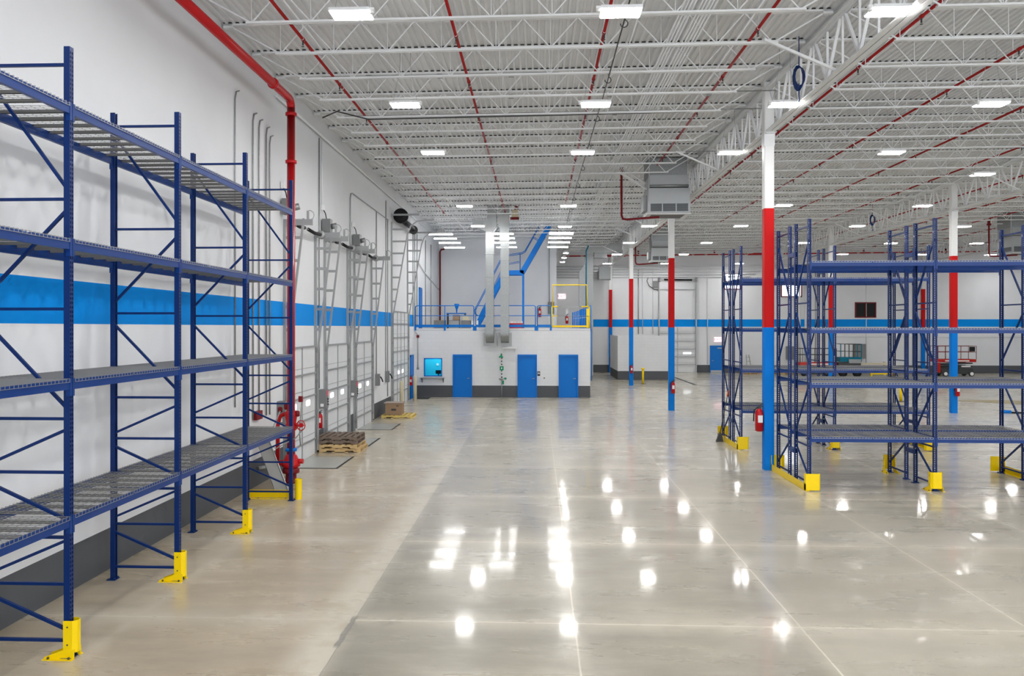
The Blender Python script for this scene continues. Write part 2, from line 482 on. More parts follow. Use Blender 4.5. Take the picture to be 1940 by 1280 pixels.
# ---- blue doors in the left wall
def side_door(n, y0, y1, z0, z1):
    mb = MB()
    mb.box(XL, XL + 0.06, y0, y0 + 0.06, z0, z1); mb.box(XL, XL + 0.06, y1 - 0.06, y1, z0, z1); mb.box(XL, XL + 0.06, y0, y1, z1 - 0.08, z1)
    d = struct('door_%d' % n, mb, 'blue')
    struct('door_leaf', MB().box(XL, XL + 0.045, y0 + 0.06, y1 - 0.06, z0 + 0.01, z1 - 0.08), 'blue', d)
    struct('door_handle', MB().bar((XL + 0.09, y0 + 0.12, z0 + 1.0), (XL + 0.09, y0 + 0.25, z0 + 1.0), 0.03), 'galv', d)
side_door(4, 41.0, 42.0, 0, 2.3)
side_door(5, 44.1, 45.1, 3.70, 6.0)

# ---- overhead doors of the left wall
def dock_door(n, y0, y1, h, seams, stiles, wins):
    mb = MB(); mb.box(XL, XL + 0.05, y0, y1, 0.01, h)
    d = struct('door_%d' % n, mb, 'doorpanel')
    g = MB()
    for z in seams: g.box(XL + 0.05, XL + 0.10, y0, y1, z, z + 0.045); 
    struct('strut', g, 'galv_dull', d)
    g = MB()
    for z in seams: g.box(XL + 0.05, XL + 0.056, y0, y1, z + 0.19, z + 0.205)
    g.box(XL + 0.05, XL + 0.09, y0, y1, h - 0.03, h + 0.02)
    struct('seam', g, 'galv_dull', d)
    for ys in stiles:
        struct('stile', MB().box(XL + 0.05, XL + 0.075, ys - 0.022, ys + 0.022, 0.01, h), 'galv_dull', d)
    for yw, zw in wins:
        q = MB(); pts = []
        for cx_, cz_, a0 in ((0.14, 0.035, 0), (-0.14, 0.035, 1), (-0.14, -0.035, 2), (0.14, -0.035, 3)):
            for k in range(4):
                a = (a0 + k / 3) * PI / 2
                pts.append((yw + cx_ + 0.04 * math.cos(a), zw + cz_ + 0.04 * math.sin(a)))
        q.prism(pts, XL + 0.05, XL + 0.062, 'yz')
        struct('door_window', q, 'daylight', d)
SE = [0.45, 1.10, 1.75, 2.39]
dock_door(6, 20.6, 23.2, 3.2, SE, [21.9], [(21.2, 1.58), (22.5, 1.58)])
dock_door(7, 24.52, 27.2, 3.2, SE, [25.86], [(25.15, 1.58), (26.5, 1.58)])
dock_door(8, 28.5, 31.2, 3.2, SE, [29.85], [(29.15, 1.58), (30.5, 1.58)])
dock_door(9, 36.0, 40.0, 4.5, [0.65, 1.30, 1.95, 2.6, 3.25, 3.9], [37.0, 38.0, 39.0], [(37.4, 1.62), (38.5, 1.62)])

def door_track(name, y, ztop, reach, zb, label, group, rungs, curved=False):
    """ladder-like vertical lift track: one angle on the wall, one leaning out"""
    t = thing(name, label, 'door track', (XL, y, 0), group)
    obj('wall_angle', MB().box(XL, XL + 0.07, y - 0.04, y + 0.04, 0, ztop), 'galv_dull', t)
    def xo(z): return XL + 0.10 + max(0, (z - zb)) / (ztop - zb) * reach
    if curved:
        pts = [(XL + 0.11, y, 0.1), (xo(zb), y, zb), (xo(ztop - 0.6), y, ztop - 0.6), (xo(ztop) + 0.05, y, ztop - 0.2), (xo(ztop) + 0.35, y, ztop + 0.02), (xo(ztop) + 1.1, y, ztop + 0.08)]
    else:
        pts = [(XL + 0.11, y, 0.1), (xo(zb), y, zb), (xo(ztop + 0.15), y, ztop + 0.15)]
    g = MB()
    for a, b in zip(pts[:-1], pts[1:]): g.bar(a, b, 0.05, 0.06, up=(0, 1, 0))
    obj('track_rail', g, 'galv_dull', t)
    for k in range(rungs):
        z = zb + (ztop - 0.35 - zb) * (k + 0.15) / (rungs - 1 + 0.15)
        obj('bracket', MB().box(XL + 0.05, xo(z), y - 0.015, y + 0.015, z - 0.04, z + 0.04), 'galv_dull', t)
    for k in range(7): obj('jamb_clip', MB().box(XL + 0.05, XL + 0.13, y - 0.05, y - 0.03, 0.3 + k * 0.45, 0.42 + k * 0.45), 'galv', t)
for n_, (y0, y1) in enumerate(((20.45, 23.32), (24.36, 27.32), (28.36, 31.32))):
    w_ = ['nearest', 'middle', 'farthest'][n_]
    door_track('door_track', y0, 6.45, 0.42, 3.0, 'grey ladder-like door track leaning off the wall, near side of the %s dock door' % w_, 'dock door tracks', 6)
    door_track('door_track', y1, 6.45, 0.42, 3.0, 'grey ladder-like door track leaning off the wall, far side of the %s dock door' % w_, 'dock door tracks', 6)
    t = thing('spring_shaft', 'black torsion spring shaft with cable drums above the %s dock door' % w_, 'spring shaft', (XL, (y0 + y1) / 2, 6.4), 'dock door spring shafts')
    obj('shaft', MB().tube([(XL + 0.22, y0 - 0.1, 6.5), (XL + 0.22, y1 + 0.1, 6.5)], 0.014, 8), 'galv_dull', t)
    for ya, yb in ((y0 + 0.25, y0 + 1.15), (y0 + 1.5, y1 - 0.15)):
        s = MB(); s.tube([(XL + 0.22, ya, 6.5), (XL + 0.22, (ya + yb) / 2, 6.47), (XL + 0.22, yb, 6.5)], 0.05, 10); obj('torsion_spring', s, 'black', t)
    for yy in (y0 + 0.08, y1 - 0.06):
        s = MB(); s.lathe([(0.05, -0.05), (0.125, -0.04), (0.11, 0), (0.125, 0.04), (0.05, 0.05)], (XL + 0.22, yy, 6.5), 18, 'y'); obj('cable_drum', s, 'galv_dull', t)
    for yy in (y0, y1):
        s = MB(); s.box(XL, XL + 0.78, yy - 0.02, yy + 0.02, 6.42, 6.58); obj('bearing_plate', s, 'galv_dull', t)
        s = MB(); s.box(XL + 0.62, XL + 0.68, yy - 0.02, yy + 0.02, 6.58, 6.8)
        s.tube(arc((XL + 0.68, yy, 6.68), 0.13, PI / 2, -PI / 2, 8), 0.012, 6); obj('cable_guide', s, 'galv_dull', t)
# tall drive-in door hardware
for y, s_ in ((35.7, 'near'), (40.1, 'far')):
    door_track('door_track', y, 8.55, 0.75, 4.3, 'tall grey ladder-like track curving inward at the top, %s side of the drive-in door' % s_, 'drive-in door tracks', 8, True)
t = thing('spring_shaft', 'thick black spring drum and shaft high above the tall drive-in door', 'spring shaft', (XL, 37.9, 8.8))
s = MB(); s.tube([(XL + 0.35, 36.3, 8.75), (XL + 0.35, 39.9, 8.75)], 0.13, 14); obj('torsion_spring', s, 'black', t)
s = MB(); s.lathe([(0.12, -0.1), (0.34, -0.09), (0.34, 0.09), (0.12, 0.1)], (XL + 0.4, 36.0, 8.85), 20, 'y'); obj('cable_drum', s, 'black', t)
s = MB(); s.lathe([(0.1, -0.1), (0.22, -0.09), (0.22, 0.09), (0.1, 0.1)], (XL + 0.35, 40.0, 8.7), 20, 'y'); obj('cable_drum', s, 'dark', t)
obj('bearing_plate', MB().box(XL, XL + 1.3, 35.65, 35.7, 8.82, 8.9), 'galv_dull', t); obj('bearing_plate', MB().box(XL, XL + 1.3, 40.15, 40.2, 8.55, 8.63), 'galv_dull', t)

def opener(y, lab):
    t = thing('door_opener', lab, 'door opener', (XL, y, 6.6), 'dock door openers')
    obj('housing', MB().box(XL + 0.05, XL + 0.30, y - 0.16, y + 0.12, 6.68, 7.08), 'boxgrey', t)
    g = MB(); g.tube([(XL + 0.36, y, 6.95), (XL + 0.4, y + 0.02, 6.8)], 0.09, 10); obj('motor', g, 'galv', t)
    g = MB(); g.tube([(XL + 0.15, y - 0.02, 7.08), (XL + 0.13, y - 0.06, 7.25), (XL + 0.08, y - 0.08, 7.35)], 0.015, 6); obj('cable', g, 'black', t)
    obj('outlet_box', MB().box(XL + 0.02, XL + 0.1, y - 0.14, y - 0.02, 7.35, 7.52), 'white', t)
opener(20.3, 'grey door opener box above the near end of the nearest dock door')
opener(24.15, 'grey door opener box above the near end of the middle dock door')
opener(28.2, 'grey door opener box above the near end of the farthest dock door')

# dock levellers in the floor
for (y0, y1, w_) in ((20.8, 22.75, 'nearest'), (24.75, 26.6, 'middle'), (28.75, 30.65, 'farthest')):
    t = thing('dock_leveler', 'grey steel dock leveler plate set in the floor at the %s dock door' % w_, 'dock leveler', (-6.0, (y0 + y1) / 2, 0), 'dock levelers')
    obj('frame', MB().box(XL + 0.02, -5.30, y0, y1, 0.001, 0.006), 'black', t)
    obj('plate', MB().box(XL + 0.06, -5.36, y0 + 0.06, y1 - 0.06, 0.006, 0.011), 'concrete', t)

# control boxes
def ctrl_box(y, lab):
    t = thing('control_box', lab, 'control box', (XL, y, 1.3), 'dock control boxes')
    obj('enclosure', MB().box(XL, XL + 0.22, y - 0.14, y + 0.14, 1.28, 1.86), 'boxgrey', t)
    obj('warning_label', MB().box(XL + 0.22, XL + 0.225, y - 0.02, y + 0.12, 1.66, 1.82), 'pink', t)
    g = MB(); g.box(XL + 0.05, XL + 0.15, y - 0.142, y - 0.14, 1.34, 1.43); obj('rating_label', g, 'white', t)
    for k in range(3): obj('push_button', MB().lathe([(0.022, 0), (0.022, 0.03)], (XL + 0.22, y + 0.05, 1.40 + k * 0.08), 10, 'x'), 'black', t)
ctrl_box(20.05, 'tall grey control box with pink label beside the nearest dock door')
ctrl_box(23.95, 'tall grey control box with pink label between the nearest and middle dock doors')
ctrl_box(27.95, 'tall grey control box with pink label between the middle and farthest dock doors')
def disconnect(y, lab):
    t = thing('disconnect_switch', lab, 'switch', (XL, y, 1.4), 'disconnect switches')
    obj('enclosure', MB().box(XL, XL + 0.16, y - 0.13, y + 0.13, 1.36, 1.84), 'boxgrey', t)
    g = MB(); g.tube([(XL + 0.16, y + 0.16, 1.72), (XL + 0.22, y + 0.18, 1.62), (XL + 0.26, y + 0.18, 1.5)], 0.025, 8); obj('lever', g, 'black', t)
disconnect(32.3, 'grey disconnect switch on the left wall, the one nearer the dock doors')
disconnect(34.4, 'grey disconnect switch on the left wall, the one beside the tall drive-in door')

# conduits on the left wall
def conduit(pts, r, lab, m='galv_dull', name='conduit', group='wall conduits'):
    g = MB(); g.tube(pts, r, 6)
    o = obj(name, g, m, origin=pts[0]); tag(o, lab, 'conduit' if name == 'conduit' else 'pipe', group); return o
CW = XL + 0.03
def hook(y, z0, z1, side=1): return [(CW, y, z0), (CW, y, z1 - 0.25), (CW, y + side * 0.07, z1 - 0.07), (CW, y + side * 0.25, z1)]
conduit(hook(17.05, 2.0, 9.0), 0.016, 'thin grey conduit on the left wall, the nearest one, hooking over at the top', 'galv')
conduit(hook(18.15, 1.6, 8.8), 0.018, 'thin grey conduit rising beside the red pipe, second from the front', 'galv')
conduit(hook(18.55, 1.6, 8.75), 0.018, 'thin grey conduit rising beside the red pipe, third from the front', 'galv')
conduit(hook(19.05, 1.6, 8.7), 0.018, 'thin grey conduit rising beside the red pipe, fourth from the front', 'galv')
conduit(hook(19.3, 1.6, 8.55), 0.018, 'thin grey conduit rising beside the red pipe, fifth from the front', 'galv')
conduit([(CW, 23.75, 1.9), (CW, 23.75, 9.5)], 0.018, 'grey conduit rising from the control box past the middle dock door', 'galv')
conduit([(CW, 24.05, 7.5), (CW, 24.05, 9.5)], 0.02, 'white conduit dropping to the opener of the middle dock door', 'steel_white')
conduit([(CW, 27.75, 1.8), (CW, 27.75, 8.3), (CW, 27.85, 8.5), (CW, 28.1, 8.55), (CW, 34.9, 8.52)], 0.022, 'dark conduit climbing between dock doors then running level along the wall')
conduit([(CW, 32.3, 1.84), (CW, 32.3, 8.53)], 0.022, 'dark conduit rising from the first disconnect switch')
conduit([(CW, 34.75, 0.7), (CW, 34.75, 8.52)], 0.022, 'dark conduit rising at the end of the level run by the drive-in door')
conduit([(CW, 34.3, 1.84), (CW, 34.3, 4.5), (CW, 34.35, 9.3)], 0.018, 'pale conduit rising from the second disconnect switch', 'galv')
conduit([(XL + 0.1, 19.6, 9.56), (XL + 0.1, 52.8, 9.6)], 0.035, 'long white pipe running along the top of the left wall', 'steel_white', 'pipe')
conduit([(CW, 43.4, 7.4), (CW, 46.5, 6.95), (CW, 52.9, 6.3)], 0.05, 'white pipe sloping along the left wall above the mezzanine', 'steel_white', 'pipe')
for k, y in enumerate((41.9, 42.5, 43.3, 46.6, 49.0)):
    conduit([(CW, y, 3.8), (CW, y, 8.9)], 0.025, 'pale vertical conduit on the left wall above the office, %s from the front' % ORD[k], 'galv')

o = obj('alarm_horn', MB().box(XL, XL + 0.1, 18.2, 18.6, 1.58, 1.78), 'darkred', origin=(XL, 18.4, 1.58)); tag(o, 'red alarm horn box low on the left wall behind the rack', 'alarm')
# fire extinguishers
def extinguisher(x, y, z, lab, nx=0, ny=-1, s=1.0, group='fire extinguishers'):
    t = thing('fire_extinguisher', lab, 'fire extinguisher', (x, y, z), group)
    g = MB(); g.lathe([(0.05 * s, 0), (0.08 * s, 0.015 * s), (0.08 * s, 0.36 * s), (0.06 * s, 0.42 * s), (0.025 * s, 0.45 * s)], (x, y, z), 16); obj('cylinder', g, 'red', t)
    g = MB(); g.box(x - 0.03 * s, x + 0.03 * s, y - 0.02, y + 0.02, z + 0.45 * s, z + 0.49 * s)
    g.bar((x - 0.02, y, z + 0.5 * s), (x + 0.09 * s, y, z + 0.56 * s), 0.02 * s); g.bar((x - 0.02, y, z + 0.49 * s), (x + 0.09 * s, y, z + 0.49 * s), 0.015 * s); obj('valve_handle', g, 'dark', t)
    g = MB(); g.tube([(x - 0.03 * s, y, z + 0.47 * s), (x - 0.1 * s, y, z + 0.42 * s), (x - 0.11 * s, y, z + 0.2 * s)], 0.012 * s, 6); obj('hose', g, 'black', t)
    g = MB(); g.box(x - 0.045 * s, x + 0.045 * s, y - 0.083 * s, y - 0.068 * s, z + 0.18 * s, z + 0.32 * s); obj('paper_label', g, 'white', t)
    return t
extinguisher(XL + 0.12, 23.5, 0.72, 'red fire extinguisher on the left wall below the control box beside the nearest dock door')
extinguisher(XL + 0.12, 40.65, 0.75, 'red fire extinguisher on the left wall beside the blue side door')

# cream bollards
for y, w_ in ((35.95, 'near'), (39.95, 'far')):
    g = MB(); g.lathe([(0.09, 0), (0.09, 1.22), (0.075, 1.28), (0.03, 1.31)], (-6.2, y, 0), 16)
    o = obj('bollard', g, 'cream', origin=(-6.2, y, 0)); tag(o, 'cream bollard at the %s jamb of the drive-in door' % w_, 'bollard', 'cream bollards')

# ================================================================ ROOF STRUCTURE
def joist_proto(L, name):
    root = bpy.data.objects.new(name, None); COL.objects.link(root)
    tc = MB(); tc.box(0, L, -0.06, -0.008, -0.04, -0.0); tc.box(0, L, 0.008, 0.06, -0.04, 0); tc.box(0, 0.2, -0.06, 0.06, -0.09, -0.0); tc.box(L - 0.2, L, -0.06, 0.06, -0.09, 0)
    obj('top_chord', tc, 'steel_white', root, True)
    bc = MB(); bc.box(1.1, L - 1.1, -0.05, -0.008, -0.66, -0.622); bc.box(1.1, L - 1.1, 0.008, 0.05, -0.66, -0.622)
    obj('bottom_chord', bc, 'steel_white', root, True)
    wb = MB(); N = 9; p = (L - 2.4) / N
    wb.bar((0.15, 0, -0.05), (1.2, 0, -0.64), 0.028)
    wb.bar((L - 0.15, 0, -0.05), (L - 1.2, 0, -0.64), 0.028)
    for k in range(N):
        a = 1.2 + k * p
        wb.bar((a, 0, -0.64), (a + p / 2, 0, -0.02), 0.022); wb.bar((a + p / 2, 0, -0.02), (a + p, 0, -0.64), 0.022)
        wb.bar((a, 0, -0.64), (a, 0, -0.02), 0.014)
    obj('web', wb, 'steel_white', root, True)
    obj('dark_flute_strip', MB().box(0, L, -0.045, 0.045, 0.004, 0.036), 'flute_dark', root, True)  # dark strip filling the deck flutes over the joist
    return root
bays = [(XL + 0.05, 6.0, 'first bay from the left wall', 10.9), (6.14, 18.18, 'second bay from the left wall', 10.9),
        (18.32, 30.4, 'third bay from the left wall', 29.0), (30.5, 42.6, 'fourth bay from the left wall', 49.0)]
for bi, (xa, xb, lab, ymin) in enumerate(bays):
    pr = joist_proto(xb - xa, 'roof_joist')
    register(pr)
    ys = [16.4 + 1.688 * k for k in range(-4, 31)]
    ys = [y for y in ys if ymin <= y < YB - 0.3]
    for k, y in enumerate(ys):
        j = pr if k == 0 else dup(pr)
        j.location = (xa, y, roof(xa)); j.rotation_euler = (0, -math.atan(SL), 0)
        tag(j, 'white open-web roof joist, %s, %s from the front' % (lab, ORD[k]), 'roof joist', 'roof joists')
# joist girders along the column lines
GZ = 8.86
def girder(x, y0, y1, lab):
    t = thing('joist_girder', lab, 'girder', (x, (y0 + y1) / 2, GZ), 'joist girders')
    zt = roof(x) - 0.10
    g = MB(); g.box(x - 0.10, x - 0.012, y0, y1, zt - 0.1, zt - 0.075); g.box(x + 0.012, x + 0.10, y0, y1, zt - 0.1, zt - 0.075); g.box(x - 0.024, x - 0.012, y0, y1, zt - 0.18, zt - 0.1); g.box(x + 0.012, x + 0.024, y0, y1, zt - 0.18, zt - 0.1)
    obj('top_chord', g, 'steel_white', t)
    g = MB(); g.box(x - 0.13, x - 0.012, y0 + 0.15, y1 - 0.15, GZ, GZ + 0.02); g.box(x + 0.012, x + 0.13, y0 + 0.15, y1 - 0.15, GZ, GZ + 0.02); g.box(x - 0.024, x - 0.012, y0 + 0.15, y1 - 0.15, GZ + 0.02, GZ + 0.1); g.box(x + 0.012, x + 0.024, y0 + 0.15, y1 - 0.15, GZ + 0.02, GZ + 0.1)
    obj('bottom_chord', g, 'steel_white', t)
    N = 9; p = (y1 - y0) / N; g = MB()
    for k in range(N):
        a = y0 + k * p
        g.bar((x, a + 0.1, zt - 0.12), (x, a + p / 2, GZ + 0.05), 0.06, 0.05); g.bar((x, a + p / 2, GZ + 0.05), (x, a + p - 0.1, zt - 0.12), 0.06, 0.05)
        g.bar((x, a + p / 2, GZ + 0.05), (x, a + p / 2, zt - 0.12), 0.045)
        if k: g.bar((x, a, zt - 0.12), (x, a, GZ + 0.05), 0.04)
    obj('web', g, 'steel_white', t)
    for k in (3, 6):
        yy = y0 + k * p
        for s_ in (-1,): obj('knee_brace', MB().bar((x + s_ * 0.06, yy + 0.12, GZ + 0.04), (x + s_ * 1.5, yy + 0.12, roof(x) - 0.66), 0.05), 'steel_white', t)
C1 = [5.9, 21.2, 36.15, 51.4, 66.2]
for k in range(4): girder(6.07, C1[k] + 0.15, C1[k + 1] - 0.15, 'white truss girder of the first column line, %s span from the front' % ORD[k])
C2 = [20.6, 35.6, 50.3, 66.2]
for k in range(3): girder(18.25, C2[k] + 0.15, C2[k + 1] - 0.15, 'white truss girder of the second column line, %s span from the front' % ORD[k])
girder(30.45, 50.0, 66.2, 'white truss girder farthest to the right, beyond the second column line')

# columns
def column(x, y, lab, name='steel_column'):
    t = thing(name, lab, 'column', (x, y, 0), 'painted steel columns')
    g = MB(); a = 0.127; c = 0.018
    poly = [(x - a + c, y - a), (x + a - c, y - a), (x + a, y - a + c), (x + a, y + a - c), (x + a - c, y + a), (x - a + c, y + a), (x - a, y + a - c), (x - a, y - a + c)]
    g.prism(poly, 0.0, roof(x) - 0.01, 'xy'); obj('shaft', g, 'column', t)
    g = MB(); g.box(x - a - 0.008, x + a + 0.008, y - a - 0.008, y + a + 0.008, GZ - 0.35, GZ - 0.0); g.box(x - 0.11, x + 0.11, y - 0.22, y + 0.22, GZ - 0.03, GZ - 0.005)
    obj('cap_seat', g, 'steel_white', t)
column(6.09, 21.21, 'square steel column painted blue, red and white, nearest to the front')
column(6.06, 36.15, 'square steel column painted blue, red and white, below the nearest hanging air unit')
column(6.05, 51.45, 'square steel column painted blue, red and white, in front of the low block partition')
column(6.08, 66.2, 'square steel column painted blue, red and white against the far wall, first column line')
column(18.24, 35.6, 'square steel column painted blue, red and white, standing behind the right-hand racks in front of the scissor lift')
column(18.3, 50.25, 'square steel column painted blue, red and white, between the two boom lifts')
column(31.5, 66.2, 'square steel column painted blue, red and white against the far wall, at the right')
extinguisher(5.87, 21.25, 1.0, 'large red fire extinguisher hung on the left side of the nearest column', s=1.35)
extinguisher(6.1, 35.93, 0.78, 'red fire extinguisher on the column below the nearest air unit', s=1.15)
extinguisher(6.05, 51.2, 0.8, 'red fire extinguisher on the column before the block partition', s=1.1)
extinguisher(6.12, 65.98, 0.8, 'red fire extinguisher on the far wall column of the first line', s=1.1)
extinguisher(18.3, 35.38, 0.75, 'red fire extinguisher on the column in front of the scissor lift', s=1.15)

# sprinkler mains and branch lines
def pipe_line(x, y0, y1, z, r, lab, drops=True):
    t = thing('sprinkler_line', lab, 'sprinkler pipe', (x, y0, z), 'red sprinkler branch lines')
    obj('pipe', MB().tube([(x, y0, z), (x, y1, z)], r, 8), 'redline', t)
    y = y0 + 1.1; h = MB(); cpl = MB(); hg = MB()
    while y < y1:
        h.tube([(x, y, z), (x, y, z - 0.12)], 0.018, 6); h.lathe([(0.03, -0.15), (0.03, -0.145)], (x, y, z), 8)
        cpl.tube([(x, y - 0.05, z), (x, y + 0.05, z)], r * 1.35, 8)
        y += 3.05
    y = y0 + 0.4
    while y < y1:
        hg.tube([(x, y, z - r), (x, y, roof(x) - 0.02)], 0.008, 4); hg.tube([(x, y - 0.02, z), (x, y + 0.02, z)], r * 1.15, 8)
        y += 1.688 * 2
    obj('sprinkler_head', h, 'dark', t)['kind'] = 'stuff'
    obj('coupling', cpl, 'redline', t)['kind'] = 'stuff'
    obj('hanger', hg, 'steel_white', t)['kind'] = 'stuff'
PX = [-4.85, -1.67, 1.36, 4.45, 7.47, 10.5, 13.4, 16.35, 19.6, 22.6, 25.6, 28.6, 33.0, 37.0]
PE = [42, 42, 40, 29.6, 64, 46, 46, 60, 62, 62, 62, 62, 64, 64]
for k, (x, ye) in enumerate(zip(PX, PE)):
    ys = max(9.0, (x - 0.5) / 0.60)
    pipe_line(x, ys, ye, roof(x) - 0.42, 0.032 if k < 8 else 0.03, 'thin red sprinkler branch pipe under the roof, %s from the left wall' % ORD[k])
g = MB(); g.tube([(2.0, 65.6, 9.62), (41.5, 65.6, 9.95)], 0.09, 10)
mn = thing('sprinkler_main', 'thick red sprinkler main running along the top of the far wall', 'sprinkler pipe', (20, 65.6, 9.7))
obj('pipe', g, 'red', mn)
g = MB()
for x in (8.3, 14.5, 20.6, 26.5, 33.0): g.tube([(x, 65.6, 9.7), (x, 65.6, 10.12)], 0.07, 8)
obj('riser_nipple', g, 'darkred', mn)

# conduits under the roof
for k in range(9):
    x = 2.68 + 0.068 * k + (0.05 if k > 3 else 0)
    conduit([(x, 9.5, roof(x) - 0.50), (x, 34, roof(x) - 0.5), (x, 62, roof(x) - 0.5)], 0.019, 'thin white conduit in the parallel bundle under the roof, %s from the left' % ORD[k], 'steel_white', group='parallel roof conduits')
conduit([(1.88, 10, 9.55), (1.88, 60, 9.6)], 0.015, 'single white conduit left of the parallel roof bundle', 'steel_white')
conduit([(4.05, 10, 9.6), (4.05, 40, 9.6)], 0.018, 'single white conduit right of the parallel roof bundle', 'steel_white')
conduit([(-4.55, 10, 9.62), (-4.55, 21.9, 9.62), (-4.1, 22.5, 9.62), (-4.1, 40, 9.62)], 0.018, 'white conduit beside the leftmost red sprinkler pipe', 'steel_white')
conduit([(-4.32, 20.0, 9.6), (-4.32, 26.5, 9.6), (-4.0, 27.2, 9.6), (-4.0, 40, 9.6)], 0.018, 'second white conduit beside the leftmost red sprinkler pipe', 'steel_white')
dl = thing('data_cable_run', 'black cable run with hanging J-hooks under the roof', 'cable', (1.62, 10, 9.5))
obj('cable', MB().tube([(1.62, 10, 9.52), (1.64, 20, 9.5), (1.6, 30, 9.52), (1.62, 44, 9.52)], 0.014, 6), 'dark', dl)
g = MB()
y = 11.5
while y < 44:
    g.tube([(1.62, y, 9.6)] + arc((1.62, y, 9.42), 0.07, PI * 0.4, -PI, 8), 0.011, 5)
    y += 3.376
obj('j_hook', g, 'dark', dl)['kind'] = 'stuff'
# cross conduits along joists with junction boxes
for k, (y, xa, xb) in enumerate(((19.9, -2.3, 5.9), (18.2, -5.0, 0.5), (26.6, -0.5, 5.9), (33.3, -3.1, 5.7), (21.6, -5.3, 9.5))):
    t = thing('lighting_conduit', 'white conduit with junction boxes along a joist, %s of five from the front' % ORD[[1, 0, 3, 4, 2][k]], 'conduit', (xa, y, 9.5), 'lighting conduits')
    z = 9.56
    obj('tube', MB().tube([(xa, y, z), (xb, y, z + SL * (xb - xa))], 0.014, 6), 'galv', t)
    for q in range(3):
        xx = xa + (xb - xa) * (0.2 + 0.3 * q); obj('junction_box', MB().box(xx - 0.06, xx + 0.06, y - 0.05, y + 0.05, z - 0.05, z + 0.03), 'galv', t)
def coil(x, y, z, m, lab):
    g = MB()
    for k in range(5): g.tube([(x + 0.11 * math.cos(a * PI / 6 + k), y + 0.03 * (k - 2), z + (0.20 + 0.02 * k) * math.sin(a * PI / 6 + k)) for a in range(13)], 0.014, 6, False)
    g.tube([(x, y, z - 0.2), (x, y, z - 0.55)], 0.012, 6); g.tube([(x, y, z + 0.2), (x, y, z + 0.9)], 0.01, 6)
    o = obj('cable_coil', g, m, origin=(x, y, z)); tag(o, lab, 'cable coil')
coil(5.75, 17.7, 9.25, M['navy'], 'coil of blue cable hanging below the girder at the top right')
coil(17.0, 41.0, 9.2, M['navy'], 'coil of blue cable hanging by the second column line, behind the racks')
g = MB(); g.tube([(XL + 0.8, 21.3, 9.45), (XL + 1.2, 21.3, 9.62), (-4.6, 21.4, 9.42), (0.5, 21.5, 9.5), (4, 21.5, 9.55)], 0.02, 6)
o = obj('loose_cable', g, 'dark', origin=(-5.8, 21.3, 9.45)); tag(o, 'black loose cable looping from the red pipe elbow along a joist', 'cable')

# ---- large red riser at the left wall
rx, ry = -5.95, 18.9
rs = thing('sprinkler_riser', 'thick red fire sprinkler riser with valves behind the left rack, elbowing forward', 'sprinkler pipe', (rx, ry, 0))
g = MB(); pts = [(rx, ry, 0.62), (rx, ry, 9.05)] + arc((rx, ry - 0.2, 9.05), 0.2, 0, PI / 2, 6, 'yz') + [(rx, 4.0, 9.25)]
g.tube(pts, 0.096, 16); obj('pipe', g, 'red', rs)
for z in (8.9, 7.75): obj('coupling', MB().lathe([(0.10, -0.04), (0.135, -0.035), (0.135, 0.035), (0.10, 0.04)], (rx, ry, z), 16), 'red', rs)
obj('coupling', MB().lathe([(0.10, -0.04), (0.125, -0.035), (0.125, 0.035), (0.10, 0.04)], (rx, 17.6, 9.25), 16, 'y'), 'red', rs)
g = MB(); g.lathe([(0.10, -0.04), (0.14, -0.035), (0.14, 0.035), (0.10, 0.04)], (rx, ry, 0.80), 16); obj('blue_coupling', g, 'blue', rs, label='blue pipe coupling')
g = MB(); g.lathe([(0.10, 0.70), (0.14, 0.66), (0.20, 0.5), (0.22, 0.46), (0.22, 0.40), (0.17, 0.38), (0.17, 0.34)], (rx, ry, 0), 18)
g.tube([(rx + 0.1, ry, 0.52), (rx + 0.3, ry, 0.52)], 0.06, 10); g.tube([(rx - 0.1, ry, 0.5), (rx - 0.36, ry, 0.45)], 0.07, 10)
obj('check_valve', g, 'red', rs)
g = MB(); g.lathe([(0.16, 0.0), (0.16, 0.05), (0.13, 0.08), (0.13, 0.22), (0.2, 0.24), (0.2, 0.28), (0.2, 0.34), (0.15, 0.38)], (rx, ry, 0), 18); obj('flange', g, 'darkred', rs)
g = MB(); g.lathe([(0.1, 1.25), (0.15, 1.3), (0.15, 1.36), (0.12, 1.45), (0.15, 1.6), (0.15, 1.68), (0.1, 1.75)], (rx, ry, 0), 16); g.tube([(rx, ry, 1.5), (rx + 0.22, ry - 0.1, 1.38)], 0.03, 8)
obj('butterfly_valve', g, 'red', rs)
hw = MB(); c = (rx + 0.28, ry - 0.12, 1.40)
hw.tube([(c[0] + 0.12 * math.cos(a * PI / 8) * 0.9, c[1] - 0.1 * math.cos(a * PI / 8) * 0.35, c[2] + 0.12 * math.sin(a * PI / 8)) for a in range(17)], 0.012, 6, False)
for a in (0, 2, 4): hw.bar((c[0] + 0.11 * math.cos(a * PI / 3), c[1], c[2] + 0.11 * math.sin(a * PI / 3)), c, 0.012)
hw.lathe([(0.05, -0.03), (0.06, 0.05)], c, 10, 'y'); obj('handwheel', hw, 'red', rs)
g = MB(); g.tube([(rx - 0.36, ry + 0.1, 0.42), (rx - 0.36, ry + 0.1, 1.35), (rx - 0.30, ry + 0.1, 1.6), (rx, ry, 1.72)], 0.05, 10); obj('bypass_pipe', g, 'red', rs)
g = MB(); g.tube([(rx - 0.4, ry, 0.42), (XL + 0.05, ry - 0.5, 0.42)], 0.05, 10); obj('drain_pipe', g, 'galv', rs)
g = MB(); g.tube([(rx - 0.2, ry - 0.2, 1.75), (rx - 0.5, ry - 0.3, 1.0), (rx - 0.3, ry - 0.2, 0.85), (rx + 0.15, ry - 0.1, 1.1), (rx + 0.32, ry - 0.1, 1.3)], 0.015, 8); obj('flexible_conduit', g, 'galv', rs)
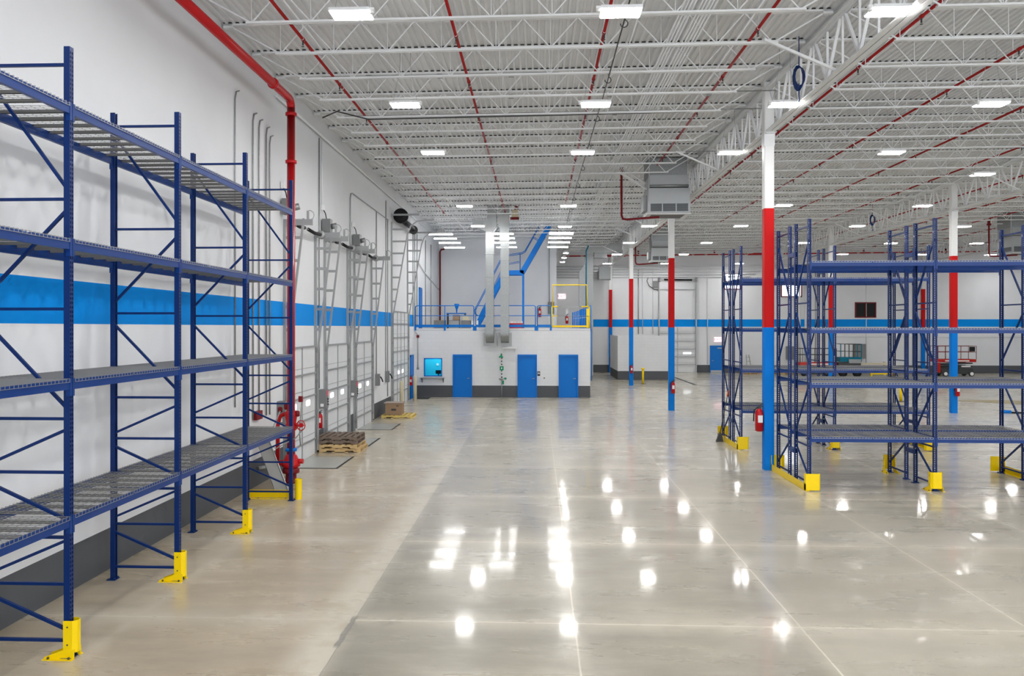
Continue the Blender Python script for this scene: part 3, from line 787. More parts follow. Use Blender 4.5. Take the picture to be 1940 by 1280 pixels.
for k, (a, b, z) in enumerate(((-0.12, 0.02, 1.78), (0.16, -0.02, 1.62), (-0.3, 0.1, 1.7))):
    g = MB(); g.lathe([(0.03, -0.02), (0.06, 0), (0.06, 0.1), (0.03, 0.12)], (rx + a, ry + b, z), 10); obj('gauge_fitting', g, 'darkred', rs)
o = obj('tamper_switch', MB().box(rx + 0.19, rx + 0.28, ry - 0.04, ry + 0.05, 1.95, 2.09), 'darkred', rs)
g = MB(); g.tube([(-5.70, ry + 0.02, 1.92), (-5.74, ry, 1.2), (-5.72, ry, 0.9)], 0.014, 6); obj('switch_conduit', g, 'galv', rs)

# leaning metal plate and small things behind the rack end
t = thing('leaning_metal_ramp', 'worn steel plate leaning against the left wall under the rack', 'metal plate', (-6.1, 17.7, 0))
g = MB(); g.bar((-5.72, 17.55, 0.02), (-6.42, 18.3, 1.05), 0.30, 0.02); obj('plate', g, 'channel', t)
g = MB(); g.bar((-5.62, 17.66, 0.03), (-6.32, 18.41, 1.06), 0.02, 0.06); obj('edge_flange', g, 'galv', t)

# ================================================================ RACKS
def post_mb(H, flip=False):
    m = MB(); ph = 0.0508; w = 0.0381; dpt = 0.070
    xs = [-w, -0.026, -0.009, 0.009, 0.026, w]
    n = int((H - 0.06) / ph)
    sgn = -1 if flip else 1
    for y in (0.0, 0.003):
        Y = y * sgn
        o = len(m.v); rows = [0.0, 0.03]
        for k in range(n): rows += [0.04 + k * ph + 0.012, 0.04 + k * ph + 0.042]
        rows.append(H)
        m.v += [(x, Y, z) for z in rows for x in xs]
        for r in range(len(rows) - 1):
            hole = (r >= 2 and r % 2 == 0 and r < len(rows) - 2)
            for c in range(5):
                if hole and c in (1, 3): continue
                a = o + r * 6 + c
                m.f.append([a, a + 1, a + 7, a + 6]); m.mi.append(0); m.sm.append(False)
    for s in (-1, 1):
        xa, xb = sorted((s * w, s * (w - 0.003))); m.box(xa, xb, *sorted((0, sgn * dpt)), 0, H)
        xa, xb = sorted((s * w, s * (w - 0.014))); m.box(xa, xb, *sorted((sgn * (dpt - 0.003), sgn * dpt)), 0, H)
    return m
def mesh_of(mb, name, m):
    o = obj(name, mb, m); me = o.data; bpy.data.objects.remove(o); return me
def put(name, me, parent, loc, rot=None):
    o = bpy.data.objects.new(name, me); COL.objects.link(o); o.parent = parent; o.location = loc
    if rot: o.rotation_euler = rot
    return o

def deck_mesh(W, D, ch=4):
    m = MB(); n = int(W / 0.066); st = W / n
    for k in range(n + 1):
        x = -W / 2 + k * st
        m.box(x - 0.0027, x + 0.0027, -0.014, D + 0.014, 0.0, 0.0055)
        m.box(x - 0.0027, x + 0.0027, -0.014, -0.009, -0.036, 0.0); m.box(x - 0.0027, x + 0.0027, D + 0.009, D + 0.014, -0.036, 0.0)
    nn = 10
    for k in range(nn + 1):
        y = 0.01 + (D - 0.02) * k / nn; m.box(-W / 2, W / 2, y - 0.0027, y + 0.0027, -0.0055, 0.0)
    m.box(-W / 2, W / 2, -0.017, -0.012, -0.038, -0.033); m.box(-W / 2, W / 2, D + 0.012, D + 0.017, -0.038, -0.033)
    c = MB()
    for k in range(ch):
        x = -W / 2 + W * (k + 0.5) / ch
        c.box(x - 0.022, x + 0.022, 0.005, D - 0.005, -0.010, -0.0055); c.box(x - 0.022, x - 0.019, 0.05, D - 0.05, -0.04, -0.01); c.box(x + 0.019, x + 0.022, 0.05, D - 0.05, -0.04, -0.01)
    return mesh_of(m, 'wire_deck', 'zinc'), mesh_of(c, 'support_channel', 'channel')

def beam_mesh(L):
    m = MB(); w = 0.0381
    # stepped box beam between post centre lines, front face at y = -0.004
    prof = [(-0.004, 0), (0.022, 0), (0.022, -0.04), (0.044, -0.04), (0.044, -0.115), (-0.004, -0.115)]
    m.prism(prof, -L / 2 + w, L / 2 - w, 'yz')
    for s in (-1, 1):
        xa, xb = sorted((s * (L / 2 - w - 0.004), s * (L / 2 - 0.006)))
        m.box(xa, xb, -0.010, -0.004, -0.19, 0.012)
        xa, xb = sorted((s * (L / 2 - w - 0.006), s * (L / 2 - w)))
        m.box(xa, xb, -0.010, 0.04, -0.19, 0.012)
    return mesh_of(m, 'beam', 'navy_beam')

def build_rack(label, loc, rotz, frames, D, H, levels, horiz, diags, group, shares=None):
    t = thing('pallet_rack', label, 'pallet rack', loc, group, rotz)
    S = shares if shares is not None else {}
    if 'post' not in S:
        S['post'] = mesh_of(post_mb(H), 'post', 'navy'); S['postr'] = mesh_of(post_mb(H, True), 'post', 'navy')
        b = MB(); b.box(-0.075, 0.075, -0.04, 0.09, 0, 0.012)
        for sx in (-0.055, 0.055): b.lathe([(0.012, 0.012), (0.012, 0.03)], (sx, -0.02, 0), 6)
        S['base'] = mesh_of(b, 'base_plate', 'navy')
        S['brace'] = mesh_of(MB().box(-0.017, 0.017, 0.06, D - 0.06, -0.017, 0.017), 'brace', 'navy')
    for x in frames:
        p = put('post', S['post'], t, (x, 0, 0)); put('base_plate', S['base'], p, (0, 0, 0))
        p = put('post', S['postr'], t, (x, D, 0)); put('base_plate', S['base'], p, (0, -0.05, 0))
        for z in horiz: put('brace', S['brace'], t, (x, 0, z))
        for k, (ya, za, yb, zb) in enumerate(diags):
            key = 'd%d' % k
            if key not in S: S[key] = mesh_of(MB().bar((0, ya, za), (0, yb, zb), 0.034, 0.034), 'diagonal_brace', 'navy')
            put('diagonal_brace', S[key], t, (x, 0, 0))
    for a, b in zip(frames[:-1], frames[1:]):
        L = b - a; key = 'L%.3f' % L
        if key not in S: S[key] = beam_mesh(L); S[key + 'd'] = deck_mesh((L - 0.076) / 2 - 0.035, D)
        for z in levels:
            put('beam', S[key], t, ((a + b) / 2, 0, z))
            put('beam', S[key], t, ((a + b) / 2, D, z), (0, 0, PI))
            for q in (-1, 1):
                dk_ = put('wire_deck', S[key + 'd'][0], t, ((a + b) / 2 + q * (L - 0.076) / 4, 0, z + 0.006))
                put('support_channel', S[key + 'd'][1], dk_, (0, 0, 0))
    return t

# left run against the wall (local x -> depth of the hall, local y -> towards the wall)
DL = 1.04; f_, r_ = 0.05, DL - 0.05
hz = [0.19, 0.83, 1.36, 2.10, 2.71, 3.96, 5.21, 6.74]
dg = [(f_, .31, r_, .71), (r_, .93, f_, 1.33), (f_, 1.56, r_, 1.98), (r_, 2.18, f_, 2.59), (f_, 2.83, r_, 3.79), (r_, 4.13, f_, 5.09), (f_, 5.33, r_, 6.60)]
LY = [6.05, 8.79, 11.53, 14.25, 16.95]
build_rack('long blue pallet rack with wire decks along the left wall', (-5.30, 0, 0), PI / 2, LY, DL, 6.94, [1.60, 3.16, 4.75, 6.29], hz, dg, 'blue pallet racks')
# right-hand back-to-back racks
DR = 1.0; r2 = DR - 0.05
hz2 = [0.16, 1.0, 2.67, 4.32, 6.10]
dg2 = [(f_, .28, r2, .92), (r2, 1.30, f_, 2.41), (f_, 2.89, r2, 4.11), (r2, 4.45, f_, 5.80)]
SH = {}
LV = [1.22, 2.47, 3.73, 5.28]
RX = [6.28, 9.12, 11.94]
build_rack('blue pallet rack at right, front row of the nearer back-to-back pair', (0, 18.58, 0), 0, RX, DR, 6.26, LV, hz2, dg2, 'blue pallet racks', SH)
build_rack('blue pallet rack at right, back row of the nearer back-to-back pair', (12.0 + 6.22, 20.98, 0), PI, [18.22 - x for x in RX[::-1]], DR, 6.26, LV, hz2, dg2, 'blue pallet racks', SH)
build_rack('blue pallet rack at right, front row of the farther back-to-back pair', (0, 24.72, 0), 0, RX, DR, 6.26, LV, hz2, dg2, 'blue pallet racks', SH)
build_rack('blue pallet rack at right, back row of the farther back-to-back pair', (18.22, 27.12, 0), PI, [18.22 - x for x in RX[::-1]], DR, 6.26, LV, hz2, dg2, 'blue pallet racks', SH)
for yb, w_ in ((18.58, 'nearer'), (24.72, 'farther')):
    for fx, fw in zip(RX, ('left end', 'middle', 'right end')):
        for z, zw in ((0.75, 'low'), (5.52, 'high')):
            g = MB(); g.box(fx - 0.045, fx + 0.045, yb + DR, yb + DR + 0.40, z - 0.05, z + 0.05)
            o = obj('row_spacer', g, 'navy_beam', origin=(fx, yb + DR + 0.2, z)); tag(o, 'small blue spacer joining the two rows of the %s right-hand rack pair, %s, %s' % (w_, fw, zw), 'rack spacer', 'rack row spacers')

# yellow guards
def protector(x, y, wide, lab, rotz=0, h=0.43, foot=True):
    """channel shaped post guard; local -y faces the aisle"""
    t = thing('post_protector', lab, 'post protector', (x, y, 0), 'yellow rack post protectors', rotz)
    m = MB(); hw_ = wide / 2
    prof = [(-hw_, 0.08), (-hw_, -0.02), (-hw_ + 0.035, -0.065), (hw_ - 0.035, -0.065), (hw_, -0.02), (hw_, 0.08)]
    for a, b in zip(prof[:-1], prof[1:]): m.bar((a[0], a[1], (h + 0.07) / 2 + 0.0), (b[0], b[1], (h + 0.07) / 2), 0.008, h - 0.07)
    obj('guard', m, 'yellow', t, True)
    if foot:
        m = MB()
        for s in (-1, 1):
            xx = s * (hw_ + 0.004)
            m.prism([(-0.05, 0.0), (0.30, 0.0), (0.30, 0.02), (0.06, 0.11), (-0.05, 0.11)], xx - 0.004, xx + 0.004, 'yz')
            m.box(*sorted((xx, xx + s * 0.05)), -0.05, 0.30, 0, 0.008)
        obj('foot', m, 'yellow', t, True)
        m = MB()
        for s in (-1, 1):
            for yy in (0.0, 0.24): m.lathe([(0.012, 0.008), (0.012, 0.03)], (s * (hw_ + 0.03), yy, 0), 6)
            for zz in (0.16, 0.36): m.lathe([(0.01, 0), (0.01, s * 0.006)], (s * hw_ + s * 0.004, 0.03, zz), 6, 'x')
        obj('bolt', m, 'dark', t, True)
    return t
for y, w_ in ((8.79, 'nearest to the front'), (11.53, 'second from the front'), (14.25, 'third from the front')):
    protector(-5.28, y, 0.125, 'yellow steel guard at the foot of a left rack post, %s' % w_, PI / 2)
protector(9.12, 18.56, 0.26, 'yellow steel guard at the middle front post of the nearer right-hand rack', 0, 0.44)
protector(9.12, 24.70, 0.26, 'yellow steel guard at the middle front post of the farther right-hand rack', 0, 0.44)
protector(9.12, 21.0, 0.26, 'yellow steel guard at the middle rear post of the nearer right-hand rack', PI, 0.44)
def end_guard(x, y0, y1, side, lab, h=0.40):
    t = thing('rack_end_guard', lab, 'end guard', (x, (y0 + y1) / 2, 0), 'yellow rack end guards')
    m = MB(); m.box(*sorted((x, x + side * 0.008)), y0, y1, 0.01, 0.17); m.box(*sorted((x, x - side * 0.09)), y0, y1, 0.0, 0.01); obj('rail', m, 'yellow', t)
    for yy, s in ((y0, -1), (y1, 1)):
        m = MB(); m.box(*sorted((x, x - side * 0.30)), *sorted((yy, yy + s * 0.008)), 0.02, h); m.box(*sorted((x, x + side * 0.008)), *sorted((yy, yy - s * 0.10)), 0.02, h)
        m.prism([(x - side * 0.30, yy), (x - side * 0.34, yy - s * 0.05), (x - side * 0.335, yy - s * 0.055), (x - side * 0.295, yy - s * 0.008)], 0.02, h, 'xy')
        obj('end_plate', m, 'yellow', t)
end_guard(6.14, 18.42, 21.14, -1, 'long yellow guard around the left end of the nearer right-hand racks')
end_guard(6.14, 24.56, 27.28, -1, 'long yellow guard around the left end of the farther right-hand racks')
end_guard(12.08, 18.42, 21.14, 1, 'long yellow guard around the right end of the nearer right-hand racks')
end_guard(12.08, 24.56, 27.28, 1, 'long yellow guard around the right end of the farther right-hand racks')
t = thing('rack_end_guard', 'yellow guard rail across the far end of the left wall rack', 'end guard', (-5.9, 17.2, 0), 'yellow rack end guards')
obj('rail', MB().box(-6.42, -5.40, 17.12, 17.13, 0.02, 0.19).box(-6.42, -5.40, 17.05, 17.12, 0.0, 0.01), 'yellow', t)
m = MB(); m.tube([(-5.22, 17.10, 0.0), (-5.22, 17.10, 0.44)], 0.075, 12, False); obj('corner_guard', m, 'yellow', t)
m = MB()
for x in (-6.1, -5.8, -5.5): m.lathe([(0.015, 0.01), (0.015, 0.035)], (x, 17.08, 0), 6)
obj('bolt', m, 'galv', t)

# ================================================================ LIGHTS
def highbay(x, y, z=8.85, nub=-1):
    t = bpy.data.objects.new('high_bay_light', None); COL.objects.link(t)
    m = MB(); m.box(-0.33, 0.33, -0.20, 0.20, 0.0, 0.05); m.box(-0.2, 0.2, -0.08, 0.08, 0.05, 0.09); obj('housing', m, 'steel_white', t, True)
    m = MB(); m.box(-0.315, 0.315, -0.185, -0.02, -0.02, 0.0); m.box(-0.315, 0.315, 0.02, 0.185, -0.02, 0.0); obj('lens', m, 'lens', t, True)
    m = MB(); m.lathe([(0.035, -0.05), (0.04, 0.0)], (nub * 0.37, -0.15, 0.0), 10); m.box(*sorted((nub * 0.33, nub * 0.41)), -0.19, -0.11, 0, 0.04); obj('sensor', m, 'white', t, True)
    m = MB()
    for s in (-1, 1):
        m.tube([(s * 0.28, 0, 0.05), (s * 0.12, 0, 0.9), (s * 0.12, 0, 1.27)], 0.004, 4)
    obj('suspension_cable', m, 'galv_dull', t, True)
    return t
LR = [(-3.03, 12.8), (1.35, 12.9), (5.68, 13.05), (-3.03, 18.05), (1.34, 18.2), (5.66, 18.4), (10.36, 18.57), (-3.05, 23.0), (1.33, 23.2), (5.63, 23.4), (10.33, 23.6),
      (14.83, 27.1), (-3.06, 33.2), (1.31, 33.35), (10.28, 33.6), (16.15, 34.0), (-3.0, 39.8), (1.4, 40.15), (5.57, 40.13), (10.22, 40.3), (16.08, 40.6), (21.5, 41.05),
      (5.51, 48.1), (10.19, 48.3), (16.05, 48.6), (21.4, 49.0), (26.66, 49.35), (5.54, 55.6), (10.2, 55.8), (21.25, 56.2), (26.9, 56.7), (31.8, 57.1),
      (5.56, 63.5), (10.15, 63.7), (16.08, 64.0)]
HID = [(-3.0, 7.6), (1.35, 7.7), (5.7, 7.8), (-3.0, 2.4), (1.35, 2.5), (5.7, 2.6), (10.3, 13.1), (10.3, 7.9), (15.5, 13.3), (15.5, 18.8), (21.0, 20.0), (22.0, 30.0), (28.0, 38.0), (36, 50.0), (20.8, 25.0), (22, 34.0), (27, 22), (28, 30), (33, 42), (37, 57), (37, 63.5), (15.5, 2.5), (10.3, 2.5), (21, 12), (38, 36)]  # unseen fixtures, added to brighten the front and right of the hall
pl = highbay(0, 0, nub=1); pr = highbay(0, 0, nub=-1); register(pl)
used = {1: False, -1: False}
def colname(x):
    return ('over the aisle nearest the left wall' if x < -2 else 'over the middle of the central aisle' if x < 2 else 'over the first column line' if x < 7 else 'over the left end of the right-hand racks' if x < 12.5
            else 'over the right part of the racks' if x < 18 else 'beyond the second column line' if x < 24 else 'at the right of the hall' if x < 29 else 'farthest to the right')
cnt = {}
for i, (x, y) in enumerate(LR + HID):
    nb = 1 if x < -2 else -1; src = pl if nb == 1 else pr
    L = src if not used[nb] else dup(src); used[nb] = True
    L.location = (x, y, 8.85)
    if i < len(LR):
        c = colname(x); cnt[c] = cnt.get(c, 0) + 1
        tag(L, 'bright LED high-bay light %s, %s from the front' % (c, ORD[cnt[c] - 1]), 'ceiling light', 'LED high-bay lights')
    else:
        tag(L, 'added LED high-bay light outside the picture, %s of those' % ORD[i - len(LR)], 'ceiling light', 'LED high-bay lights outside the picture')
# strip lights over the mezzanine
sp = bpy.data.objects.new('strip_light', None); COL.objects.link(sp)
obj('housing', MB().box(-0.62, 0.62, -0.07, 0.07, 0.0, 0.06), 'steel_white', sp, True)
obj('lens', MB().box(-0.61, 0.61, -0.065, 0.065, -0.05, 0.0), 'striplens', sp, True)
m = MB()
for s in (-1, 1): m.tube([(s * 0.5, 0, 0.06), (s * 0.5, 0, 1.56)], 0.004, 4)
obj('suspension_cable', m, 'galv_dull', sp, True)
register(sp)
first = True
for ci, (xx, cn) in enumerate(((-5.0, 'left'), (-1.85, 'middle'), (1.23, 'right'))):
    for ri, yy in enumerate((40.9, 42.9, 45.1, 47.7)):
        L = sp if first else dup(sp); first = False
        L.location = (xx, yy, 8.6)
        tag(L, 'long white strip light above the mezzanine, %s column, %s from the front' % (cn, ORD[ri]), 'strip light', 'strip lights over the mezzanine')
for k, yy in enumerate((54.4, 58.1, 61.8)):
    m = MB(); m.lathe([(0.17, 0), (0.19, 0.02), (0.12, 0.14), (0.05, 0.2)], (1.95, yy, 8.85), 16)
    t = thing('round_pendant_light', 'small round pendant light beyond the mezzanine wall, %s from the front' % ORD[k], 'ceiling light', (1.95, yy, 8.85), 'round pendant lights')
    obj('shade', m, 'steel_white', t); m = MB(); m.lathe([(0.16, -0.04), (0.17, 0.0)], (1.95, yy, 8.85), 16); obj('lens', m, 'lens', t)
    obj('cord', MB().tube([(1.95, yy, 9.04), (1.95, yy, 10.1)], 0.006, 4), 'dark', t)

# ================================================================ HVAC UNITS
def air_unit(x0, x1, y0, z0, label, s=1.0, gas=True, m='hvac', side=False):
    W = x1 - x0; t = thing('air_unit', label, 'air handling unit', ((x0 + x1) / 2, y0 + 0.8, z0), 'hanging air units')
    g = MB(); g.box(x0, x1, y0, y0 + 1.5 * s, z0, z0 + 0.95 * s); obj('cabinet', g, m, t)
    g = MB(); g.box(x0 + 0.05, x1 - 0.05, y0 + 0.08, y0 + 1.5 * s, z0 + 0.99 * s, z0 + 1.45 * s); obj('plenum', g, m, t)
    g = MB(); g.tube([(x0 + 0.04, y0 + 0.05, z0 + 1.03 * s), (x1 - 0.04, y0 + 0.05, z0 + 1.03 * s)], 0.055 * s, 12); obj('rounded_edge', g, 'galv', t)
    obj('shadow_gap', MB().box(x0 + 0.05, x1 - 0.05, y0 + 0.03, y0 + 1.4 * s, z0 + 0.95 * s, z0 + 0.99 * s), 'black', t)
    obj('upper_duct', MB().box(x0 + 0.02, x1 - 0.02, y0 + 0.3, y0 + 1.5 * s, z0 + 1.45 * s, max(z0 + 1.46 * s, roof(x0) - 0.02)), 'galv', t)
    g = MB(); g.box(x0 - 0.02, x1 + 0.02, y0 - 0.03, y0, z0 + 0.36 * s, z0 + 0.42 * s); g.box(x0 - 0.02, x1 + 0.02, y0 - 0.03, y0, z0 + 0.02, z0 + 0.07); g.box(x0 - 0.02, x0 + 0.07, y0 - 0.03, y0, z0 + 0.07, z0 + 0.36 * s); g.box(x1 - 0.07, x1 + 0.02, y0 - 0.03, y0, z0 + 0.07, z0 + 0.36 * s)
    for k in (1, 2): g.box(x0 + W * k / 3 - 0.02, x0 + W * k / 3 + 0.02, y0 - 0.03, y0, z0 + 0.07, z0 + 0.36 * s)
    obj('louvre_frame', g, m, t)
    g = MB()
    for k in range(6):
        xa = x0 + 0.07; z = z0 + 0.10 + k * 0.045 * s; g.box(xa, x1 - 0.07, y0 - 0.015, y0 - 0.008, z, z + 0.010)
    obj('louvre_blades', g, 'boxgrey', t)
    obj('louvre', MB().box(x0 + 0.07, x1 - 0.07, y0 - 0.006, y0 - 0.001, z0 + 0.07, z0 + 0.36 * s), 'louvre', t)
    g = MB(); g.box(x0 + 0.15, x1 - 0.15, y0 + 0.25, y0 + 1.3 * s, z0 - 0.012, z0 - 0.002); obj('bottom_grille', g, 'louvre', t)
    g = MB(); g.box(x0 - 0.05, x1 + 0.05, y0 - 0.05, y0 + 0.2, z0 - 0.03, z0 - 0.0); g.box(x0 - 0.05, x0 + 0.13, y0 + 0.2, y0 + 1.5 * s, z0 - 0.03, z0); g.box(x1 - 0.13, x1 + 0.05, y0 + 0.2, y0 + 1.5 * s, z0 - 0.03, z0)
    obj('bottom_frame', g, 'steel_white', t)
    if side: obj('side_louvre', MB().box(x0 - 0.01, x0, y0 + 0.1, y0 + 1.35, z0 + 0.1, z0 + 0.34), 'louvre', t)
    else: obj('service_box', MB().box(x0 - 0.14, x0, y0 + 0.5, y0 + 1.2, z0 + 0.15, z0 + 0.75 * s), m, t)
    if gas:
        g = MB(); zz = z0 - 0.08
        g.tube([(x0 - 0.95, y0 + 0.6, zz + 1.9), (x0 - 0.95, y0 + 0.6, zz + 0.1), (x0 - 0.9, y0 + 0.55, zz - 0.05), (x0 - 0.75, y0 + 0.5, zz - 0.08), (x0 + 0.45, y0 + 0.3, zz - 0.02)], 0.045, 8)
        g.tube([(x0 - 0.95, y0 + 0.6, zz + 1.75), (x0 - 0.95, y0 + 0.6, zz + 1.95)], 0.075, 8); g.tube([(x0 - 1.05, y0 + 0.6, zz + 1.75), (x0 - 0.85, y0 + 0.6, zz + 1.75)], 0.06, 8)
        obj('gas_pipe', g, 'darkred', t)
    g = MB()
    for xx in (x0 + 0.05, x1 - 0.05): g.tube([(xx, y0 + 0.2, z0 + 1.0), (xx, y0 + 0.2, roof(xx))], 0.012, 5)
    obj('hanger_rod', g, 'steel_white', t)
    return t
air_unit(4.18, 5.72, 30.0, 8.04, 'large grey hanging air unit below the roof, nearest, at the top of the second column')
air_unit(7.3, 8.75, 51.0, 7.98, 'grey hanging air unit farther back, between the second and third columns', 0.9)
air_unit(26.7, 28.2, 45.8, 7.95, 'grey hanging air unit at the far right, partly behind a rack frame', 1.0, side=True)
g = MB(); g.bar((3.0, 30.4, 9.75), (4.25, 30.9, 9.1), 0.12, 0.05); g.bar((3.3, 30.8, 9.9), (4.4, 31.3, 9.3), 0.12, 0.05)
o = obj('unit_support_arm', g, 'steel_white', origin=(3.3, 30.4, 9.4)); tag(o, 'pair of white angled support arms left of the nearest air unit', 'bracket')

# ducts in front of the office
def vduct(x0, x1, y0, y1, z0, z1, lab, seams, m='galv'):
    t = thing('duct', lab, 'duct', ((x0 + x1) / 2, y0, z0), 'vertical sheet metal ducts')
    obj('body', MB().box(x0, x1, y0, y1, z0, z1), m, t)
    g = MB()
    for z in seams: g.box(x0 - 0.03, x1 + 0.03, y0 - 0.02, y1 + 0.02, z, z + 0.025)
    obj('flange', g, 'galv_dull', t)
    return t
d1 = vduct(-2.72, -2.30, 41.55, 42.0, 3.44, 8.85, 'left one of two silver ducts dropping in front of the office wall', [4.4, 5.5, 6.4, 7.6])
g = MB(); g.box(-2.62, -2.15, 41.5, 42.0, 9.0, roof(-2) - 0.02); g.prism([(-2.78, 8.82), (-2.26, 8.82), (-2.12, 9.05), (-3.3, 9.05), (-3.3, 9.0)], 41.45, 42.05, 'xz'); g.box(-3.4, -2.6, 41.5, 42.0, 9.05, 9.4)
obj('elbow', g, 'hvac', d1)
d2 = vduct(-1.93, -1.50, 41.55, 42.0, 3.44, 8.3, 'right one of two silver ducts dropping in front of the office wall', [4.4, 5.5, 6.4, 7.3, 7.9])
g = MB(); g.prism([(-1.97, 8.3), (-1.48, 8.3), (-1.48, roof(-2) - 0.02), (-2.08, roof(-2) - 0.02), (-2.08, 9.2), (-1.97, 8.9)], 41.5, 42.02, 'xz'); obj('upper_section', g, 'hvac', d2)
for (x0, x1, d_) in ((-2.86, -2.16, d1), (-2.09, -1.36, d2)):
    xc = (-2.51 if d_ is d1 else -1.715)
    g = MB(); g.box(x0, x1, 42.02, 42.06, 2.76, 3.47); obj('wall_plate', g, 'hvac', d_)
    g = MB(); prof = [(42.03, 2.93), (41.98, 2.93)] + [(42.0 - 0.42 * math.sin(a * PI / 20), 3.42 - 0.47 * math.cos(a * PI / 20)) for a in range(1, 11)] + [(41.58, 3.45), (42.03, 3.45)]
    g.prism(prof, xc - 0.21, xc + 0.21, 'yz'); obj('rounded_outlet', g, 'galv', d_)
    g = MB()
    for k in range(12): g.box(xc - 0.19 + k * 0.034, xc - 0.185 + k * 0.034, 41.70, 41.76, 3.05, 3.12)
    for z_ in (2.90, 3.42): g.box(xc - 0.24, xc + 0.24, 41.98, 42.04, z_, z_ + 0.025)
    for xs_ in (-0.24, 0.22): g.box(xc + xs_, xc + xs_ + 0.02, 41.98, 42.04, 2.92, 3.42)
    obj('grille_rib', g, 'galv_dull', d_)
    obj('stub', MB().box(xc - 0.2, xc + 0.2, 42.06, 42.45, 2.95, 3.4), 'galv', d_)
t = thing('roof_valve_box', 'small cream box with dark red valves under the roof beside the right silver duct', 'valve', (-1.15, 41.2, 9.5))
obj('box', MB().box(-1.32, -1.0, 41.1, 41.4, 9.45, 9.85), 'cream', t)
g = MB(); g.tube([(-1.4, 41.05, 9.4), (-0.95, 41.05, 9.4)], 0.07, 8); obj('lower_valve', g, 'darkred', t)
g = MB(); g.tube([(-1.2, 41.05, 9.95), (-0.95, 41.05, 9.95)], 0.09, 8); obj('upper_valve', g, 'darkred', t)
obj('hanger_rod', MB().tube([(-1.15, 41.2, 9.8), (-1.15, 41.2, 10.14)], 0.012, 5), 'galv_dull', t)
# ducts farther right
d3 = vduct(3.55, 4.0, 57.0, 57.5, 0.3, 9.0, 'tall silver duct with an elbow at the top, just right of the mezzanine', [4.0, 5.6, 7.6])
g = MB(); g.prism([(3.55, 9.0), (3.6, 9.5), (3.9, 9.75), (6.1, 9.75), (6.1, 9.1), (4.0, 9.1), (4.0, 9.0)], 56.9, 57.6, 'xz'); obj('elbow', g, 'hvac', d3)
g = MB(); g.box(4.1, 5.0, 57.1, 57.7, 8.75, 9.1); g.prism([(3.0, 6.9), (3.0, 7.7), (3.55, 8.5), (3.55, 6.9)], 57.05, 57.4, 'xz'); g.box(3.0, 3.4, 57.05, 57.4, 0.3, 6.9); obj('side_branch', g, 'galv', d3)
d4 = vduct(4.85, 5.75, 62.5, 63.2, 7.55, 8.5, 'short square silver duct outlet on the far wall left of the last column', [7.5])
obj('stub', MB().box(5.0, 5.6, 63.2, 66.4, 7.7, 8.4), 'galv', d4)

# horizontal pipes on the far wall
for k in range(5):
    z = 8.82 - 0.22 * k
    conduit([(1.4, YB - 0.12, z), (19.2 - 0.4 * k if k > 1 else 30, YB - 0.12, z)], 0.055, 'white horizontal pipe on the far wall, %s from the top of five' % ORD[k], 'steel_white', 'pipe', 'far wall pipes')
for k, x in enumerate((8.4, 8.75, 9.6, 14.1, 15.3, 18.9, 21.6, 22.1, 22.9, 24.0, 27.0)):
    conduit([(x, YB - 0.05, 0.7 if x > 10 else 3.2), (x, YB - 0.05, 8.6)], 0.03 if k not in (6, 7) else 0.09, 'vertical conduit on the far wall, %s from the left' % ORD[k], 'galv' if k in (0, 5, 8, 9) else 'steel_white', group='far wall conduits')
conduit([(22, YB - 0.06, 3.0), (42, YB - 0.06, 2.95)], 0.02, 'thin level conduit low on the far wall at right', 'steel_white', group='far wall conduits')

# ================================================================ FAR WALL DOORS AND WINDOWS
mb = MB(); mb.box(14.3, 14.36, YB - 0.06, YB, 0, 2.25); mb.box(15.36, 15.42, YB - 0.06, YB, 0, 2.25); mb.box(14.3, 15.42, YB - 0.06, YB, 2.19, 2.25)
d = struct('door_10', mb, 'blue'); struct('door_leaf', MB().box(14.36, 15.36, YB - 0.045, YB, 0.2, 2.19), 'blue', d)
struct('kick_plate', MB().box(14.36, 15.36, YB - 0.05, YB, 0.01, 0.2), 'galv', d); struct('door_closer', MB().box(14.9, 15.3, YB - 0.12, YB - 0.05, 2.0, 2.08), 'galv', d)
struct('door_handle', MB().bar((14.45, YB - 0.08, 1.0), (14.6, YB - 0.08, 1.0), 0.03), 'galv', d)
mb = MB(); mb.box(10.15, 13.1, YB - 0.06, YB, 0.01, 3.75); d = struct('door_11', mb, 'doorpanel')
mb = MB()
for z in (0.65, 1.3, 1.95, 2.6, 3.25): mb.box(10.15, 13.1, YB - 0.12, YB - 0.06, z, z + 0.07); mb.box(10.15, 13.1, YB - 0.07, YB - 0.06, z + 0.17, z + 0.19)
struct('strut', mb, 'galv_dull', d); struct('stile', MB().box(11.6, 11.66, YB - 0.1, YB - 0.06, 0, 3.75), 'galv_dull', d)
struct('door_window', MB().box(12.1, 12.75, YB - 0.075, YB - 0.06, 1.56, 1.68), 'daylight', d)
t = thing('door_track', 'grey vertical tracks and black spring shaft around the far wall overhead door', 'door track', (11.6, YB, 0))
mb = MB(); mb.box(10.05, 10.14, YB - 0.2, YB, 0, 7.7); mb.box(13.1, 13.19, YB - 0.2, YB, 0, 7.7); obj('track_rail', mb, 'galv_dull', t)
mb = MB(); mb.tube([(10.5, YB - 0.2, 7.72), (11.4, YB - 0.2, 7.70), (12.8, YB - 0.2, 7.68)], 0.07, 8); obj('torsion_spring', mb, 'black', t)
mb = MB(); mb.tube([(10.1, YB - 0.2, 7.7), (13.2, YB - 0.2, 7.7)], 0.02, 6); mb.box(10.1, 13.1, YB - 0.1, YB - 0.06, 6.88, 6.93); obj('shaft', mb, 'galv_dull', t)
